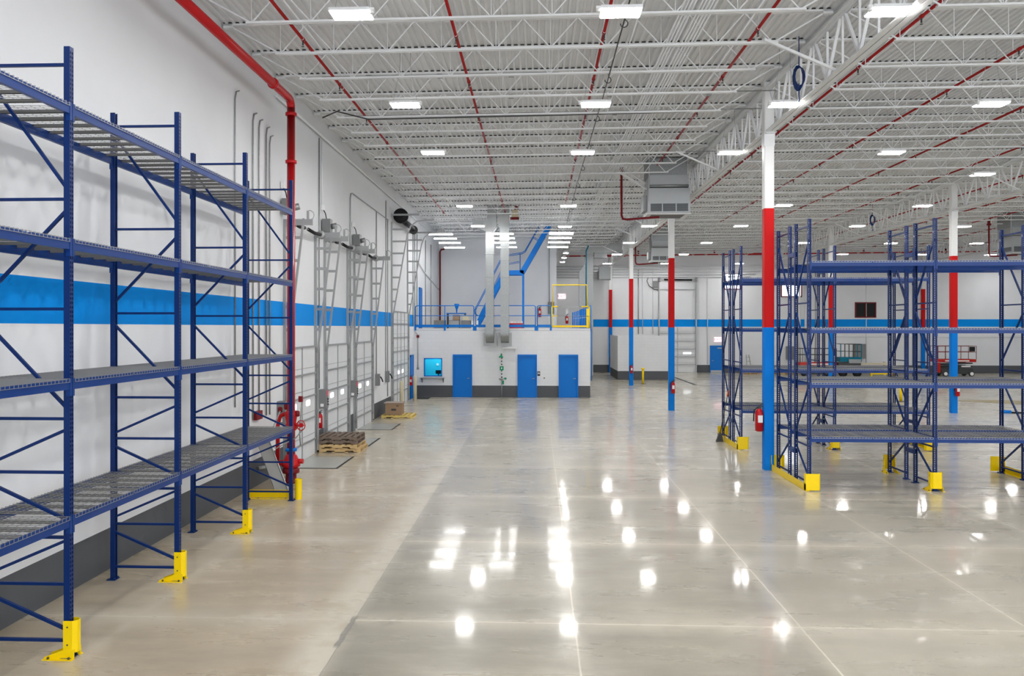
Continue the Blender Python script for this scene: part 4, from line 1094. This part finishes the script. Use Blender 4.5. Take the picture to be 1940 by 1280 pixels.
mb = MB(); mb.lathe([(0.2, -0.08), (0.2, 0.08)], (13.15, YB - 0.2, 7.7), 14, 'x'); mb.lathe([(0.2, -0.08), (0.2, 0.08)], (10.1, YB - 0.2, 7.7), 14, 'x'); obj('cable_drum', mb, 'galv_dull', t)
mb = MB(); mb.box(9.6, 9.95, YB - 0.3, YB - 0.05, 7.1, 7.6); obj('motor', mb, 'boxgrey', t)
mb = MB(); mb.tube([(9.25, YB - 0.1, 8.0), (9.1, YB - 0.1, 7.6), (9.3, YB - 0.1, 7.2), (9.7, YB - 0.15, 6.9), (10.1, YB - 0.1, 6.85)], 0.03, 6); obj('cable', mb, 'dark', t)

def far_window(n, x0, x1, z0, z1, panes, pane_m):
    mb = MB(); f = 0.09
    mb.box(x0, x0 + f, YB - 0.08, YB, z0, z1); mb.box(x1 - f, x1, YB - 0.08, YB, z0, z1); mb.box(x0, x1, YB - 0.08, YB, z0, z0 + f); mb.box(x0, x1, YB - 0.08, YB, z1 - f, z1)
    for k in range(1, panes):
        xm = x0 + (x1 - x0) * (0.5 if panes == 2 else k / panes); mb.box(xm - 0.04, xm + 0.04, YB - 0.08, YB, z0, z1)
    if n == 2: mb.box(x0, x1, YB - 0.08, YB, (z0 + z1) / 2 - 0.04, (z0 + z1) / 2 + 0.04)
    w_ = struct('window_%d' % n, mb, 'darkred'); struct('pane', MB().box(x0 + f, x1 - f, YB - 0.04, YB - 0.005, z0 + f, z1 - f), pane_m, w_)
far_window(2, 15.45, 16.85, 6.88, 8.25, 1, 'daylight')
far_window(3, 20.1, 21.8, 6.25, 7.65, 1, 'daylight')
far_window(4, 26.1, 27.8, 4.55, 5.82, 2, 'black')

def exit_sign(x, y, z, lab, s=1.0):
    t = thing('exit_sign', lab, 'exit sign', (x, y, z), 'exit signs')
    obj('housing', MB().box(x - 0.16 * s, x + 0.16 * s, y - 0.05, y, z - 0.1 * s, z + 0.1 * s), 'exitglow', t)
    fc = bpy.data.curves.new('lettering', 'FONT'); fc.body = 'EXIT'; fc.size = 0.17 * s; fc.align_x = 'CENTER'; fc.align_y = 'CENTER'; fc.extrude = 0.003
    tmp = bpy.data.objects.new('tmp', fc); COL.objects.link(tmp)
    dg_ = bpy.context.evaluated_depsgraph_get(); me = bpy.data.meshes.new_from_object(tmp.evaluated_get(dg_)); bpy.data.objects.remove(tmp)
    me.materials.clear(); me.materials.append(M['pink']); me.name = 'lettering'
    fo = bpy.data.objects.new('lettering', me); COL.objects.link(fo); fo.parent = t; fo.location = (0, -0.055, 0); fo.rotation_euler = (PI / 2, 0, 0)
exit_sign(14.95, YB, 2.75, 'glowing exit sign above the blue door in the far wall', 1.8)
exit_sign(2.05, YB, 6.35, 'glowing exit sign high on the wall seen through the yellow gate', 1.9)

# ================================================================ MEZZANINE RAILING, GATE, STAIRS
RY = OY + 0.02
def rail_panel(x0, x1, posts, lab):
    t = thing('guard_railing', lab, 'railing', ((x0 + x1) / 2, RY, OZ), 'blue mezzanine railings')
    r = 0.1
    g = MB(); g.tube([(x0, RY, 3.62)] + [(x0, RY, 4.80)] + arc((x0 + r, RY, 4.82), r, PI, PI / 2, 4) + arc((x1 - r, RY, 4.82), r, PI / 2, 0, 4) + [(x1, RY, 3.62)], 0.024, 8); obj('top_rail', g, 'blue', t)
    obj('mid_rail', MB().tube([(x0, RY, 4.38), (x1, RY, 4.38)], 0.02, 8), 'blue', t)
    obj('toe_board', MB().box(x0 + 0.02, x1 - 0.02, RY - 0.01, RY + 0.01, 3.76, 3.90), 'blue', t)
    for p in posts: obj('post', MB().tube([(p, RY, 3.6), (p, RY, 4.9)], 0.024, 8), 'blue', t)
    g = MB()
    for p in [x0, x1] + posts: g.box(p - 0.05, p + 0.05, RY - 0.045, RY - 0.025, 3.58, 3.84)
    obj('foot_plate', g, 'blue', t)
rail_panel(-6.57, -3.41, [-4.98], 'blue tube railing on the mezzanine edge, left panel above the service window')
rail_panel(-3.31, -0.10, [-1.7], 'blue tube railing on the mezzanine edge, middle panel behind the ducts')
rail_panel(0.0, 0.72, [], 'blue tube railing on the mezzanine edge, short panel beside the yellow gate')
t = thing('guard_railing', 'blue tube railing running back along the right edge of the mezzanine', 'railing', (2.8, 46, OZ), 'blue mezzanine railings')
g = MB(); g.tube([(2.86, 42.5, 3.6), (2.86, 42.5, 4.8), (2.86, 42.6, 4.92), (2.86, 52.8, 4.92)], 0.024, 8); obj('top_rail', g, 'blue', t)
obj('mid_rail', MB().tube([(2.86, 42.5, 4.38), (2.86, 52.8, 4.38)], 0.02, 8), 'blue', t)
for k in range(1, 6): obj('post', MB().tube([(2.86, 42.5 + 2.05 * k, 3.6), (2.86, 42.5 + 2.05 * k, 4.92)], 0.024, 8), 'blue', t)
# pipe rail along the office corner
conduit([(2.9, 42.55, 0.9), (2.9, 42.55, 3.65)], 0.03, 'blue pipe on the right corner of the office block', 'blue', 'pipe', None)
# yellow pallet gate
t = thing('pallet_gate', 'yellow swing-up pallet gate on the mezzanine edge', 'gate', (1.7, RY, OZ))
g = MB(); g.tube([(0.82, RY, 4.86), (0.82, RY, 6.02), (2.64, RY, 6.02), (2.66, RY, 4.86)], 0.032, 8); obj('upper_arm', g, 'yellow', t)
g = MB(); g.tube([(0.78, RY + 0.02, 3.72), (0.78, RY + 0.02, 4.86)], 0.03, 8); obj('post', g, 'yellow', t); g = MB(); g.tube([(2.76, RY + 0.02, 3.72), (2.76, RY + 0.02, 4.86)], 0.035, 8); g.box(2.62, 2.78, RY, RY + 0.05, 3.72, 4.75); obj('post', g, 'yellow', t)
g = MB(); g.tube([(0.8, RY, 4.86), (1.1, RY, 4.86)], 0.035, 8); g.tube([(2.35, RY, 4.86), (2.75, RY, 4.86)], 0.035, 8); g.tube([(0.8, RY, 4.36), (1.1, RY, 4.36)], 0.02, 8); obj('hinge_arm', g, 'yellow', t)
g = MB(); g.tube([(1.1, RY, 4.86), (2.4, RY, 4.86)], 0.014, 6); g.tube([(1.1, RY, 4.36), (2.75, RY, 4.36)], 0.014, 6); obj('cross_bar', g, 'galv', t)
obj('toe_board', MB().box(0.8, 2.76, RY - 0.01, RY + 0.01, 3.76, 3.86), 'yellow', t)
# blue slatted inner gate going back along the edge
t = thing('slatted_gate', 'blue slatted gate standing behind the yellow pallet gate', 'gate', (2.3, 43.5, OZ))
g = MB()
for k in range(9):
    f = k / 8; xx = 2.68 - 0.62 * f; yy = 42.75 + 3.6 * f
    obj('slat', MB().box(xx - 0.03, xx + 0.03, yy - 0.12, yy + 0.12, 3.72, 4.78 - 0.15 * f), 'blue', t)
obj('cross_bar', MB().bar((2.70, 42.6, 4.3), (2.04, 46.5, 4.25), 0.03), 'steel_white', t)

# stairs to the roof
st = thing('roof_stair', 'blue steel stair climbing from the mezzanine over a landing to the roof', 'stairs', (-2.5, 50.5, OZ))
def sx(y, pts): return [(x, y, z) for x, z in pts]
for yy in (50.1, 50.95):
    g = MB()
    g.bar((-3.86, yy, 3.82), (-2.10, yy, 7.15), 0.05, 0.30, up=(0, 0, 1)); obj('stringer', g, 'blue', st)
    g = MB(); g.bar((-2.2, yy, 7.22), (-0.86, yy, 7.22), 0.05, 0.29); obj('landing_beam', g, 'blue', st)
    g = MB(); g.bar((-1.0, yy, 7.18), (0.80, yy, 10.3), 0.05, 0.30); obj('stringer', g, 'blue', st)
    g = MB(); g.tube(sx(yy, [(-3.95, 4.6), (-3.98, 4.85), (-2.2, 8.3), (-0.98, 8.48), (-0.78, 8.6), (0.1, 10.15)]), 0.024, 8); obj('handrail', g, 'blue', st)
    g = MB(); g.tube(sx(yy, [(-3.95, 4.6), (-3.7, 4.45), (-2.1, 7.75), (-1.15, 7.93)]), 0.018, 8)
    g.tube(sx(yy, [(-1.1, 7.2), (-1.1, 8.47)]), 0.02, 8); g.tube(sx(yy, [(-0.25, 9.5), (0.1, 9.25)]), 0.018, 8); g.tube(sx(yy, [(-3.2, 6.35), (-2.95, 6.1)]), 0.018, 8); obj('baluster', g, 'blue', st)
    obj('leg', MB().box(-0.96, -0.84, yy - 0.06, yy + 0.06, OZ, 7.1), 'blue', st)
for k in range(16):
    f = (k + 0.5) / 16
    obj('tread', MB().box(-3.9 + 1.8 * f - 0.12, -3.9 + 1.8 * f + 0.12, 50.12, 50.93, 3.7 + 3.5 * f - 0.015, 3.7 + 3.5 * f + 0.015), 'blue', st)
for k in range(14):
    f = (k + 0.5) / 14
    obj('tread', MB().box(-0.95 + 1.7 * f - 0.12, -0.95 + 1.7 * f + 0.12, 50.12, 50.93, 7.3 + 2.9 * f - 0.015, 7.3 + 2.9 * f + 0.015), 'blue', st)
obj('landing', MB().box(-2.2, -0.9, 50.12, 50.93, 7.3, 7.34), 'blue', st)

# things on the mezzanine
conduit([(-6.50, 52.7, 3.75), (-6.50, 52.7, 8.8), (-6.42, 52.7, 8.95), (-6.2, 52.7, 8.98)], 0.06, 'dark red vertical pipe in the corner behind the mezzanine', 'darkred', 'pipe', None)
def simple_box(name, x0, x1, y0, y1, z0, z1, m, lab, cat, lid=None, group=None):
    t = thing(name, lab, cat, ((x0 + x1) / 2, (y0 + y1) / 2, z0), group)
    e = min(x1 - x0, y1 - y0, z1 - z0) * 0.06
    g = MB(); g.prism([(x0 + e, y0), (x1 - e, y0), (x1, y0 + e), (x1, y1 - e), (x1 - e, y1), (x0 + e, y1), (x0, y1 - e), (x0, y0 + e)], z0, z1, 'xy'); obj('body', g, m, t)
    if lid:
        g = MB(); g.box(x0 - 0.01, x1 + 0.01, y0 - 0.01, y1 + 0.01, z1, z1 + 0.02); obj('lid', g, lid, t)
    return t
simple_box('storage_crate', -6.1, -5.45, 46.5, 47.1, OZ, 4.15, 'boxgrey', 'dark crate at the left end of the clutter on the mezzanine', 'crate', 'card')
simple_box('storage_crate', -5.2, -4.6, 46.5, 47.1, OZ, 4.15, 'galv_dull', 'grey crate in the middle of the clutter on the mezzanine', 'crate', 'dark')
simple_box('storage_crate', -4.5, -3.95, 46.5, 47.1, OZ, 4.15, 'boxgrey', 'dark crate at the right of the clutter on the mezzanine', 'crate', 'galv')
simple_box('cardboard_box', -5.0, -4.6, 46.6, 47.0, 4.18, 4.50, 'card', 'small brown box stacked on the middle mezzanine crate', 'box', 'white')
simple_box('cardboard_box', -4.42, -4.05, 46.6, 47.0, 4.18, 4.45, 'cream', 'cream box stacked on the right mezzanine crate', 'box', 'white')
simple_box('plastic_bucket', -3.9, -3.5, 46.6, 47.0, OZ, 4.15, 'white', 'white tub at the right end of the mezzanine clutter', 'bucket', 'cream')
t = thing('workbench', 'small blue-topped bench among the clutter on the mezzanine', 'bench', (-4.9, 47.6, OZ))
obj('top', MB().box(-5.45, -4.3, 47.3, 47.9, 4.56, 4.62), 'blue', t)
for a, b in ((-5.4, 47.35), (-4.35, 47.35), (-5.4, 47.85), (-4.35, 47.85)): obj('leg', MB().box(a - 0.03, a + 0.03, b - 0.03, b + 0.03, OZ, 4.56), 'dark', t)
g = MB(); g.lathe([(0.03, 0), (0.05, 0.2), (0.14, 0.45), (0.15, 0.55)], (-4.85, 47.5, 4.62), 12); o = obj('funnel', g, 'blue', origin=(-4.85, 47.5, 4.62)); tag(o, 'blue funnel-shaped hopper standing on the mezzanine bench', 'funnel')
t = thing('red_crate', 'red crate with white items on the mezzanine right of the ducts', 'crate', (-1.2, 47, OZ))
obj('body', MB().box(-1.65, -0.85, 46.8, 47.3, OZ, 4.0), 'red', t)
g = MB()
for k in range(4): g.box(-1.6 + 0.2 * k, -1.47 + 0.2 * k, 46.9, 47.2, 4.0, 4.12)
obj('bundle', g, 'white', t)
simple_box('control_box', 0.70, 1.12, 52.75, 52.92, 4.65, 5.45, 'boxgrey', 'grey electrical box on the wall behind the yellow gate', 'control box')
conduit([(0.80, 52.9, 5.45), (0.80, 52.9, 9.9)], 0.03, 'grey conduit rising from the electrical box behind the yellow gate', 'galv')
extinguisher(0.16, 52.85, 4.45, 'red fire extinguisher on the mezzanine back wall left of the electrical box', s=1.3)
extinguisher(2.0, 53.6, 4.0, 'dark fire extinguisher seen through the bars of the yellow gate', s=1.2)
g = MB(); g.box(1.9, 2.1, 53.7, 53.9, 0, 5.0); o = obj('extinguisher_post', g, 'steel_white', origin=(2, 53.8, 0)); tag(o, 'white post carrying the fire extinguisher behind the yellow gate', 'post')
conduit([(3.1, 50.5, 0.4), (3.1, 50.5, 8.6), (3.25, 50.5, 8.95)], 0.045, 'dark teal vertical pipe right of the yellow gate', 'tealpaint', 'pipe', None)

# ================================================================ OFFICE FRONT DETAILS
t = thing('service_shelf', 'narrow steel shelf on brackets under the blue-framed office window', 'shelf', (-5.64, OY, 1.0))
obj('board', MB().box(-6.28, -4.98, OY - 0.30, OY, 1.02, 1.06), 'galv', t)
for x in (-6.2, -5.05): obj('bracket', MB().prism([(OY, 0.78), (OY, 1.02), (OY - 0.26, 1.02), (OY - 0.26, 0.99), (OY - 0.02, 0.78)], x - 0.012, x + 0.012, 'yz'), 'dark', t)
t = thing('call_station', 'red pull box and grey conduit with round switch on the office wall', 'alarm', (-6.43, OY, 1.5))
obj('pull_box', MB().box(-6.50, -6.36, OY - 0.07, OY, 3.2, 3.34), 'darkred', t)
obj('conduit', MB().tube([(-6.43, OY - 0.03, 1.55), (-6.43, OY - 0.03, 3.2)], 0.02, 6), 'galv', t)
g = MB(); g.tube([(-6.43, OY - 0.03, 3.34), (-6.6, OY - 0.03, 3.55), (-6.62, OY - 0.03, 3.7)], 0.015, 6); obj('upper_conduit', g, 'galv', t)
g = MB(); g.lathe([(0.07, 0), (0.07, -0.05)], (-6.43, OY, 1.54), 14, 'y'); obj('switch', g, 'galv', t)
# safety shower
SX, SY = -1.90, 42.25
t = thing('safety_shower', 'green emergency shower and eyewash station on a striped pipe between office doors', 'safety shower', (SX, SY, 0))
g = MB()
g.cur = 0; g.tube([(SX, SY, 0.0), (SX, SY, 0.95)], 0.025, 8)
obj('standpipe', g, 'galv', t)
g = MB()
for k in range(16):
    g.cur = k % 2; g.tube([(SX, SY, 1.05 + k * 0.085), (SX, SY, 1.05 + (k + 1) * 0.085)], 0.025, 8)
obj('striped_pipe', g, ['black', 'white'], t)
g = MB(); g.lathe([(0.13, 0), (0.10, 0.05), (0.03, 0.12), (0.02, 0.16)], (SX - 0.03, SY - 0.1, 2.15), 14); g.tube([(SX, SY, 2.38), (SX - 0.03, SY - 0.1, 2.36), (SX - 0.03, SY - 0.1, 2.28)], 0.018, 6); obj('shower_head', g, 'green', t)
obj('sign_plate', MB().box(SX - 0.10, SX + 0.10, SY - 0.045, SY - 0.035, 1.46, 1.68), 'green', t)
obj('pictogram', MB().box(SX - 0.03, SX + 0.03, SY - 0.05, SY - 0.045, 1.53, 1.62), 'white', t)
g = MB(); g.lathe([(0.04, -0.06), (0.12, -0.02), (0.15, 0.04)], (SX - 0.02, SY - 0.12, 1.0), 14); obj('eyewash_bowl', g, 'galv_dull', t)
obj('paddle', MB().box(SX + 0.14, SX + 0.26, SY - 0.14, SY - 0.12, 0.98, 1.08), 'green', t)
obj('test_card', MB().box(SX + 0.03, SX + 0.12, SY - 0.05, SY - 0.03, 0.72, 0.92), 'green', t)
g = MB(); g.lathe([(0.1, 0), (0.1, 0.01), (0.04, 0.03)], (SX, SY, 0), 12); obj('floor_flange', g, 'galv', t)
t = thing('wall_heater', 'thin white wall shelf above and right of the emergency shower', 'shelf', (-1.5, OY, 2.6))
obj('board', MB().box(-1.82, -1.10, OY - 0.3, OY, 2.62, 2.67), 'white', t)
for x in (-1.75, -1.2): obj('bracket', MB().bar((x, OY - 0.01, 2.42), (x, OY - 0.26, 2.62), 0.02), 'white', t)
t = thing('restroom_sign', 'small black restroom sign with two white figures beside the middle blue door', 'sign', (0.07, OY, 1.3))
obj('plate', MB().box(-0.0, 0.15, OY - 0.012, OY, 1.16, 1.40), 'black', t)
g = MB()
for x in (0.045, 0.105):
    g.box(x - 0.018, x + 0.018, OY - 0.016, OY - 0.012, 1.245, 1.33); g.lathe([(0.014, 0), (0.014, -0.004)], (x, OY - 0.012, 1.352), 8, 'y')
g.box(0.073, 0.077, OY - 0.016, OY - 0.012, 1.24, 1.37)
obj('figure', g, 'white', t)
g = MB(); g.lathe([(0.035, 0), (0.035, -0.03), (0.015, -0.05)], (0.37, OY, 1.04), 10, 'y'); o = obj('round_switch', g, 'dark', origin=(0.37, OY, 1.04)); tag(o, 'small dark round knob on the white wall between the two right doors', 'knob')
o = obj('door_mat', MB().box(XL + 0.1, -5.7, 41.2, 42.2, 0.001, 0.012), 'dark', origin=(-6.1, 41.7, 0)); tag(o, 'dark floor mat at the foot of the blue side door', 'mat')

# ================================================================ PALLETS AND BOXES
def pallet(x, y, z, rz, m, lab, W=1.25, D=1.05, group='stacked wooden pallets'):
    t = thing('wooden_pallet', lab, 'pallet', (x, y, z), group, rz)
    for k in range(7):
        yy = -D / 2 + (D - 0.10) * k / 6 + random.uniform(-0.008, 0.008) * (0 < k < 6)
        o = obj('deck_board', MB().box(-W / 2, W / 2, yy, yy + 0.12 if k < 6 else yy + 0.10, 0.105, 0.122), m, t, True)
    for s in (-1, 0, 1):
        g = MB(); x0, x1 = s * (W / 2 - 0.02) - 0.02, s * (W / 2 - 0.02) + 0.02
        prof = [(-D / 2, 0.018), (-D / 2 + 0.2, 0.018), (-D / 2 + 0.23, 0.055), (-0.17, 0.055), (-0.14, 0.018), (0.14, 0.018), (0.17, 0.055), (D / 2 - 0.23, 0.055), (D / 2 - 0.2, 0.018), (D / 2, 0.018), (D / 2, 0.105), (-D / 2, 0.105)]
        g.prism(prof, x0, x1, 'yz'); obj('stringer', g, m, t, True)
    for k in (0, 1, 2, 3):
        yy = -D / 2 + (D - 0.1) * k / 3
        obj('bottom_board', MB().box(-W / 2, W / 2, yy, yy + 0.1, 0.0, 0.018), m, t, True)
    return t
# seen end-on: boards run away, notched stringers face the camera
pallet(-5.93, 24.05, 0.0, PI / 2 + 0.02, 'wood', 'pale wooden pallet at the bottom of the stack by the dock doors', 1.1, 1.25)
pallet(-5.97, 24.0, 0.123, PI / 2 - 0.03, 'wood', 'pale brown wooden pallet second from the bottom of the stack', 1.1, 1.2)
pallet(-5.98, 24.02, 0.246, PI / 2 + 0.02, 'oldwood', 'weathered dark pallet second from the top of the stack', 1.1, 1.2)
pallet(-6.0, 23.98, 0.369, PI / 2 - 0.01, 'oldwood', 'weathered grey-brown pallet on top of the stack', 1.1, 1.22)
pallet(-5.80, 33.0, 0.0, PI / 2, 'yellowwood', 'yellowish wooden pallet carrying a cardboard box by the wall', 1.05, 1.3, group=None)
t = thing('cardboard_box', 'brown cardboard box with loose lid on the yellowish pallet', 'box', (-5.95, 33.0, 0.123))
obj('carton', MB().box(-6.3, -5.62, 32.6, 33.2, 0.123, 0.60), 'card', t)
g = MB(); g.box(-6.36, -5.58, 32.55, 33.25, 0.60, 0.63); obj('lid', g, mat('grey_card', (0.36, 0.30, 0.26), 0.8), t)
g = MB(); g.box(-6.05, -5.85, 32.596, 32.6, 0.3, 0.38); g.box(-5.85, -5.75, 32.596, 32.6, 0.48, 0.52); obj('print_mark', g, 'dark', t)

# ================================================================ RIGHT-HAND BACKGROUND
t = thing('broom', 'broom with orange grip leaning on the left end of the farther racks', 'broom', (6.0, 26.4, 0))
obj('handle', MB().tube([(6.0, 26.3, 0.3), (6.22, 26.2, 1.55)], 0.014, 8), 'dark', t)
obj('grip', MB().tube([(6.215, 26.2, 1.5), (6.25, 26.19, 1.68)], 0.03, 8), 'orange', t)
g = MB(); g.prism([(5.86, 0.0), (6.1, 0.0), (6.06, 0.22), (6.0, 0.34), (5.94, 0.22)], 26.26, 26.36, 'xz'); obj('bristles', g, 'dark', t)
def ybollard(x, y, h, lab, ball=False):
    t = thing('yellow_bollard', lab, 'bollard', (x, y, 0), 'yellow posts')
    g = MB(); g.tube([(x, y, 0.02), (x, y, h)], 0.07, 12); obj('post', g, 'yellow', t)
    g = MB()
    g.lathe([(0.11, -0.1), (0.15, -0.02), (0.14, 0.06), (0.05, 0.1)] if ball else [(0.12, 0), (0.12, 0.06), (0.06, 0.1)], (x, y, h), 12); obj('cap', g, 'yellow', t)
    obj('base_plate', MB().box(x - 0.2, x + 0.2, y - 0.2, y + 0.2, 0, 0.02), 'dark', t)
ybollard(7.0, 52.9, 0.98, 'yellow post standing in front of the low block partition')
ybollard(18.4, 41.0, 0.95, 'yellow post with round head seen through the right-hand racks', True)
o = obj('trench_drain', MB().box(10.2, 10.42, 52.2, 60.3, 0.001, 0.008), 'dark', origin=(10.3, 56, 0)); tag(o, 'dark trench drain in the floor before the far overhead door', 'drain')
o = obj('floor_channel', MB().box(10.42, 30, 51.6, 51.68, 0.001, 0.006), 'dark', origin=(20, 51.6, 0)); tag(o, 'thin dark channel crossing the floor at right', 'drain')
g = MB(); g.prism([(21.1, 41.6), (23.6, 39.6), (27.2, 40.0), (24.0, 42.0)], 0.001, 0.008, 'xy'); o = obj('floor_patch', g, 'tan', origin=(24, 41, 0)); tag(o, 'tan rough patch on the floor right of the second line column', 'floor patch')
t = thing('floor_cable', 'black cable with blue end lying on the floor at the right edge', 'cable', (22, 35.3, 0))
obj('lead', MB().tube([(20.7, 35.6, 0.03), (21.8, 35.3, 0.03), (23.2, 35.1, 0.03), (24.6, 35.0, 0.03)], 0.04, 6), 'black', t)
obj('plug', MB().tube([(20.3, 35.7, 0.06), (20.7, 35.6, 0.05)], 0.08, 8), 'blue', t)

def scissor_lift(x0, x1, yc, lab, deck_z, rail_z, bm, rm='darkred', wheels=True, group='parked lifts'):
    """platform with rails over a folded scissor pack"""
    t = thing('scissor_lift', lab, 'scissor lift', ((x0 + x1) / 2, yc, 0), group)
    W = 0.55; L = x1 - x0
    obj('platform', MB().box(x0, x1, yc - W, yc + W, deck_z - 0.22, deck_z), bm, t)
    if wheels:
        obj('chassis', MB().box(x0 + 0.35, x1 - 0.2, yc - W + 0.05, yc + W - 0.05, 0.18, 0.55), 'dark', t)
        for k in range(5):
            z = 0.58 + k * 0.11
            if z > deck_z - 0.3: break
            a, b = (z, z + 0.09) if k % 2 else (z + 0.09, z)
            g = MB()
            for s in (-1, 1): g.bar((x0 + 0.25, yc + s * (W - 0.06), a), (x1 - 0.25, yc + s * (W - 0.06), b), 0.05, 0.07); 
            obj('scissor_arm', g, 'dark', t)
        for xx in (x0 + 0.6, x1 - 0.35):
            for s in (-1, 1):
                g = MB(); g.lathe([(0.12, -0.07), (0.2, -0.06), (0.2, 0.06), (0.12, 0.07)], (xx, yc + s * (W - 0.02), 0.2), 16, 'y'); wh = obj('wheel', g, 'dark', t)
                g = MB(); g.lathe([(0.15, 0.0), (0.13, s * 0.09)], (xx, yc + s * (W - 0.02), 0.2), 16, 'y'); obj('hub', g, 'white', wh)
        obj('ladder', MB().box(x0, x0 + 0.22, yc - W - 0.02, yc - W + 0.1, 0.3, deck_z - 0.25), bm, t)
        obj('decal', MB().box(x0 + L * 0.62, x0 + L * 0.85, yc - W - 0.01, yc - W + 0.1, 0.72, 0.82), 'white', t)
    g = MB()
    for z in (rail_z, (rail_z + deck_z) / 2 + 0.05):
        for s in (-1, 1): g.tube([(x0, yc + s * W, z), (x1, yc + s * W, z)], 0.022, 6)
        for xx in (x0, x1): g.tube([(xx, yc - W, z), (xx, yc + W, z)], 0.022, 6)
    obj('guard_rail', g, rm, t)
    for k in range(6):
        xx = x0 + L * k / 5
        for s in (-1, 1): obj('stanchion', MB().tube([(xx, yc + s * W, deck_z), (xx, yc + s * W, rail_z)], 0.02, 6), rm, t)
    obj('control_panel', MB().box(x1 - 0.45, x1 - 0.12, yc - W - 0.05, yc - W + 0.15, rail_z - 0.4, rail_z - 0.05), 'black', t)
    obj('side_sign', MB().box(x0 + L * 0.2, x0 + L * 0.82, yc - W - 0.005, yc - W + 0.01, deck_z - 0.17, deck_z - 0.08), 'white', t)
    return t
scissor_lift(30.6, 33.5, 62.6, 'red scissor lift with folded arms parked by the far wall at right', 1.32, 2.32, mat('lift_red', (0.45, 0.02, 0.015), 0.4))
scissor_lift(19.9, 22.6, 61.5, 'red platform lift parked behind the racks, left of the teal basket', 1.1, 2.15, mat('lift_red2', (0.50, 0.04, 0.03), 0.4), 'dark')
bl = thing('boom_lift', 'teal boom lift basket parked beyond the racks beside the column', 'boom lift', (23.4, 61.5, 0))
obj('basket_floor', MB().box(22.9, 24.5, 61.0, 61.9, 1.15, 1.5), 'tealpaint', bl)
g = MB()
for z in (2.5, 1.95):
    g.tube([(22.9, 61.0, z), (24.4, 61.0, z), (24.5, 61.1, z - 0.05), (24.5, 61.9, z - 0.05), (22.9, 61.9, z), (22.9, 61.0, z)], 0.025, 6)
obj('guard_rail', g, 'dark', bl)
for k in range(6): obj('stanchion', MB().box(22.9 + 0.31 * k, 22.96 + 0.31 * k, 60.98, 61.02, 1.5, 2.5), 'tealpaint' if k in (0, 4, 5) else 'dark', bl)
obj('chassis', MB().box(22.75, 24.4, 60.9, 62.2, 0.3, 1.1), 'dark', bl)
for xx in (23.05, 24.1):
    g = MB(); g.lathe([(0.15, -0.1), (0.32, -0.08), (0.32, 0.08), (0.15, 0.1)], (xx, 60.9, 0.32), 16, 'y'); obj('wheel', g, 'black', bl)
obj('engine_cover', MB().box(23.5, 24.4, 60.85, 61.2, 1.05, 1.35), 'galv', bl)
simple_box('electrical_cabinet', 26.0, 26.85, YB - 0.4, YB, 1.2, 2.4, 'boxgrey', 'grey electrical cabinet on the far wall behind the teal lift', 'cabinet')
simple_box('electrical_cabinet', 20.5, 21.1, YB - 0.4, YB, 1.1, 2.2, 'boxgrey', 'grey electrical cabinet on the far wall behind the red platform lift', 'cabinet')
t = thing('guard_beam', 'cream double guard beam standing on the floor beyond the racks', 'guard rail', (26, 63, 0))
obj('beam', MB().box(24.6, 27.2, 62.9, 63.05, 0.62, 0.76).box(24.6, 27.2, 62.9, 63.05, 0.85, 0.99), 'cream', t)
obj('post', MB().box(24.7, 24.8, 63.05, 63.15, 0, 1.0), 'cream', t); obj('post', MB().box(27.0, 27.12, 62.95, 63.15, 0, 1.08), 'cream', t)
t = thing('floor_barrier', 'low yellow floor barrier beyond the racks', 'barrier', (26.3, 61.5, 0))
obj('bar', MB().box(25.4, 26.9, 61.3, 61.4, 0.18, 0.3), 'yellow', t); obj('post', MB().box(26.9, 27.1, 61.25, 61.45, 0, 0.32), 'yellow', t); obj('post', MB().box(25.3, 25.4, 61.3, 61.4, 0, 0.3), 'yellow', t)
t = thing('stepladder', 'small grey folding step stool against the far wall behind the racks', 'step stool', (17.3, 65.6, 0))
for s in (-1, 1): obj('side_rail', MB().bar((17.3 + s * 0.2, 65.4, 0), (17.3 + s * 0.1, 66.1, 1.5), 0.06), 'galv_dull', t)
for k in range(4): obj('step', MB().box(17.12, 17.48, 65.4 + 0.15 * k, 65.55 + 0.15 * k, 0.3 + 0.33 * k, 0.34 + 0.33 * k), 'galv_dull', t)
for k, (xa, yb, w_) in enumerate(((17.0, 64.6, 'left'), (18.6, 64.5, 'middle'), (20.1, 64.4, 'right'))):
    pallet(xa, yb, 0, 0.1 * k, 'wood', 'wooden pallet lying by the far wall behind the racks, %s one of three' % w_, 1.2, 1.0, 'pallets by the far wall')
